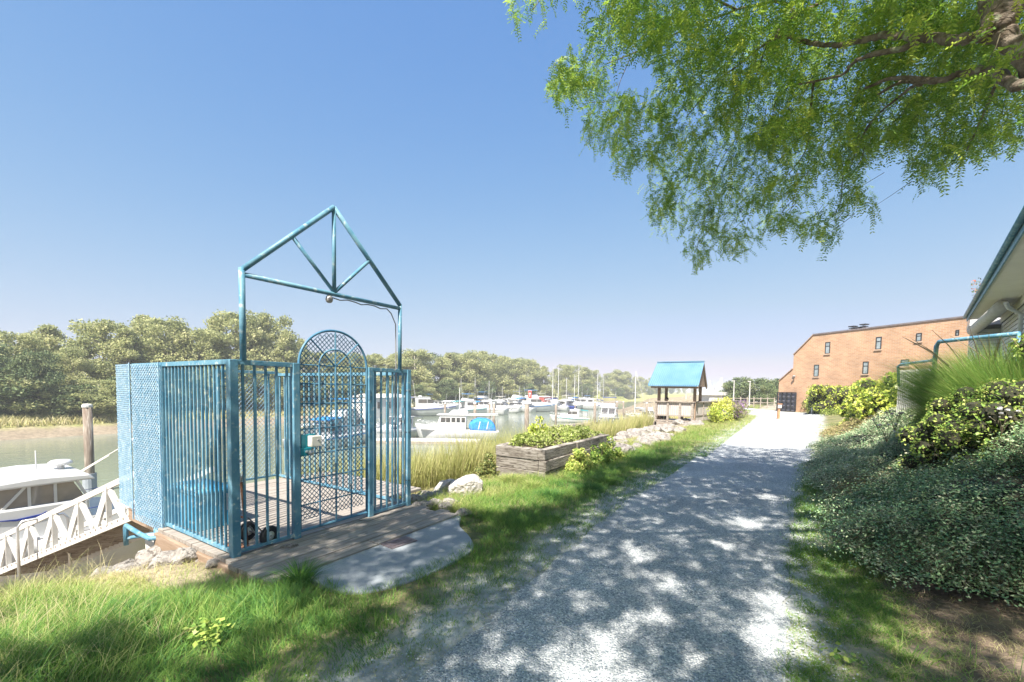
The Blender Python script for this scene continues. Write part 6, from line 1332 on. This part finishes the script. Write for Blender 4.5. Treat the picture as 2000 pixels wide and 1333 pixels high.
PA = [(990, -10), (1092, -10), (1072, 40), (1048, 58), (1016, 72), (1005, 50), (1000, 30)]
PB = [(1120, -10), (1140, 50), (1150, 92), (1085, 104), (1062, 175), (1092, 196), (1106, 232), (1135, 205), (1150, 195), (1122, 262), (1140, 325), (1165, 290), (1196, 284), (1192, 345), (1225, 345), (1262, 290), (1262, 380), (1276, 480), (1298, 478), (1330, 462), (1340, 500), (1366, 532), (1392, 490), (1420, 490), (1445, 505), (1480, 470), (1530, 455), (1570, 470), (1600, 455), (1614, 500), (1650, 478), (1642, 425), (1668, 395), (1715, 430), (1728, 405), (1688, 365), (1682, 325), (1760, 292), (1775, 360), (1798, 375), (1812, 345), (1835, 378), (1852, 345), (1900, 325), (1960, 286), (2100, 296), (2100, -10)]
def depth_f(px, py): return 2.95+(2000-px)/1000*2.5+np.clip(py, -200, 560)/540*2.3
def at_v(px, py, Y):
    a = px-1000; b = py-CYP; cr, sr = math.cos(ROLL), math.sin(ROLL); u = (a*cr+b*sr)/FPX; z2 = (a*sr-b*cr)/FPX; cp, sp = math.cos(PITCH), math.sin(PITCH)
    y = cp-z2*sp; z = sp+z2*cp; X = u/y*Y; return np.stack([X*math.cos(TH)-Y*math.sin(TH), X*math.sin(TH)+Y*math.cos(TH), CZ+z/y*Y], 1)
# spray centres inside the visible crown, thinner in the sky gaps
n = 2850; px = 985+1030*rng.random(n); py = -40+590*rng.random(n)
hole = ((px-1235)/52)**2+((py-150)/42)**2 < 1; hole |= ((px-1120)/40)**2+((py-20)/70)**2 < .6
k = (inpoly(px, py, PA) | inpoly(px, py, PB)) & ~hole & (fbm(px, py, 95, 40) > .03+.05*(py > 330)); px, py = px[k], py[k]
Yd = depth_f(px, py)+.3+.5*((px > 1480) & (py < 215))+rng.normal(size=len(px))*.5; Yd = np.maximum(Yd, 2.9); SP = at_v(px, py-14, Yd)
nf_ = 11; Pf = np.repeat(SP, nf_, 0)+rng.normal(size=(len(SP)*nf_, 3))*np.array([.10, .10, .09]); Df = rng.normal(size=Pf.shape)*np.array([.8, .8, .45])+np.array([0, 0, -.55])
ppx, ppy, _ = project(Pf+unit(Df)*.12); ok = inpoly(ppx, ppy-6, PA) | inpoly(ppx, ppy-6, PB) | (ppy < 0); hx = ((ppx-1235)/45)**2+((ppy-150)/36)**2 < 1; ok &= ~hx
Pf, Df = Pf[ok], Df[ok]; tnt = np.clip(.42+.16*rng.normal(size=len(Pf))+.28*fbm(Pf[:, 0]*1., Pf[:, 1]+Pf[:, 2], .9, 41), 0, 1)
V1 = fronds(Pf, Df, .13+.08*rng.random(len(Pf)), 9, .036, .0145, tnt)
# twigs carrying the sprays
mb = MB()
for c in SP[px > 1330][::2]:
    d = Vector((RND.gauss(.3, .3), RND.gauss(-.1, .3), .45)); c = Vector(c); mb.tube([c+d*.38, c+d*.18+Vector((RND.gauss(0, .02), RND.gauss(0, .02), 0)), c-d*.05], [.0032, .0025, .0015], 4)
mb.build('twig', twig_mat, lt, True)['kind'] = 'stuff'
# crown above and behind the camera: whatever shades the ground around the viewpoint
dg = .064; gx, gy = np.meshgrid(np.arange(-6.4, 4.7, dg), np.arange(-4, 15.4, dg*1.35)); gx = gx.ravel()+dg*.8*(rng.random(gx.size)-.5); gy = gy.ravel()+dg*1.1*(rng.random(gy.size)-.5); n = len(gx); cz_v = 4.9+3.4*rng.random(n)   # unseen leaves set to shade chosen ground: facing the sun, sparse for skylight
edge = -4.35+.25*np.sin(gy*1.7)+.15*np.sin(gy*4.1); lim = np.where(gy > 4.4, -2.9+.35*np.sin(gy*1.3)-.02*gy, np.where(gy < 1.25+.25*np.sin(gx*2.3), -6.3, edge)); far_e = 14.6+.5*np.sin(gx*2.1)
k = (gx > lim) & (gy < far_e) & (gx < 4.6) & ~((gx > 1.25+.3*np.sin(gy*2)) & (gy > 6.6))
holes = np.stack([-6.2+9.3*rng.random(185), -1+15*rng.random(185), .05+.12*rng.random(185)**1.4], 1)
holes = np.concatenate([holes, [(-3.3, 1.55, .3), (-3.0, 1.2, .22), (-3.9, .9, .2), (-2.7, 1.7, .2), (1.3, 3.6, .25), (-.3, 1.9, .34), (.6, 2.4, .3), (-.9, 2.2, .28), (.0, 3.3, .26), (-1.2, 4.3, .2), (-.4, 5.9, .26), (1.0, 2.9, .22), (1.7, 3.4, .2), (.8, 3.9, .14), (.35, 4.9, .16), (.3, 5.8, .2), (.4, 7.2, .25), (-2.9, 2.38, .13), (-3.15, 2.72, .07), (-3.2, 2.98, .09), (-3.9, 2.7, .06), (-4.1, .9, .5), (-3.5, 1.45, .35), (-.9, 2.9, .13), (-.7, 3.0, .10), (-.85, 2.55, .16), (-.2, 2.0, .2), (.1, 2.3, .2), (-.5, 2.2, .12), (-.6, 3.6, .14), (-.3, 4.8, .12), (.1, 3.9, .15), (-1.0, 5.0, .12), (1.1, 2.9, .3), (.3, 6.2, .25), (-.9, 7.2, .15), (-.2, 7.6, .2), (-.5, 9.5, .3), (2.9, 6.9, .5), (3.6, 6.0, .4), (3.0, 8.4, .7), (3.7, 9.2, .7), (2.2, 10, .5), (-5, 1.2, .6)]])
for hx_, hy_, hr3 in holes: k &= ((gx-hx_)/hr3)**2+((gy-hy_)/(hr3*1.35))**2 > 1
gx, gy, cz_v = gx[k], gy[k], cz_v[k]; sv = np.array([sd.x/sd.z, sd.y/sd.z]); PP = np.stack([gx+sv[0]*cz_v, gy+sv[1]*cz_v, cz_v], 1)
ppx, ppy, dd = project(PP); vis = (dd > .3) & (ppx > -80) & (ppx < 2080) & (ppy > -45) & (ppy < 1400)
ins = vis & (inpoly(ppx, ppy+16, PB)) & (inpoly(ppx, ppy-10, PB)) & (((ppx-1235)/60)**2+((ppy-150)/50)**2 > 1); P3 = PP[ins]; PP = PP[~vis]
PP = PP[np.linalg.norm(PP-np.array([0, 0, CZ]), axis=1) > 2.6]
sdn = np.array(sd); D2 = rng.normal(size=PP.shape); D2 = D2-(D2 @ sdn)[:, None]*sdn; V2 = fronds(PP, D2, .17+.07*rng.random(len(PP)), 5, .066, .038, np.clip(.45+.2*rng.normal(size=len(PP)), 0, 1), upv=sdn, un=.15, nn_=.15)
P3 = P3[fbm(P3[:, 0]+P3[:, 2], P3[:, 1], .9, 77) > -.1]; P3 = np.repeat(P3[:2600], 2, 0); P3 = P3+.06*rng.normal(size=P3.shape); V3 = fronds(P3, rng.normal(size=P3.shape)*np.array([.8, .8, .4])+np.array([0, 0, -.5]), .12+.07*rng.random(len(P3)), 7, .034, .012, np.clip(.5+.2*rng.normal(size=len(P3)), 0, 1))
o1 = len(V1[0]); o2 = o1+len(V2[0]); link_mesh('crown', quick('crown', np.concatenate([V1[0], V2[0], V3[0]]), np.concatenate([V1[1], V2[1]+o1, V3[1]+o2]), None, np.concatenate([V1[2], V2[2], V3[2]])), locust_leaf, lt, True)
print('fronds', len(V1[1]), len(V2[1]), len(V3[1]))

# thin summer haze over the river
HZ = MB(); HZ.span((-4200, -2200, -6.5), (4200, 5200, 16.5)); hz = HZ.build('haze', white_gel); hz.data.materials.clear()
hm = bpy.data.materials.new('haze'); hm.use_nodes = True; hm.node_tree.nodes.clear(); ho = hm.node_tree.nodes.new('ShaderNodeOutputMaterial'); hv = hm.node_tree.nodes.new('ShaderNodeVolumePrincipled')
hv.inputs['Density'].default_value = .0011; hv.inputs['Color'].default_value = (.92, .95, 1, 1); hm.node_tree.links.new(hv.outputs[0], ho.inputs['Volume']); hz.data.materials.append(hm)
tag(hz, 'thin pale summer haze over the river', 'haze', kind='stuff')
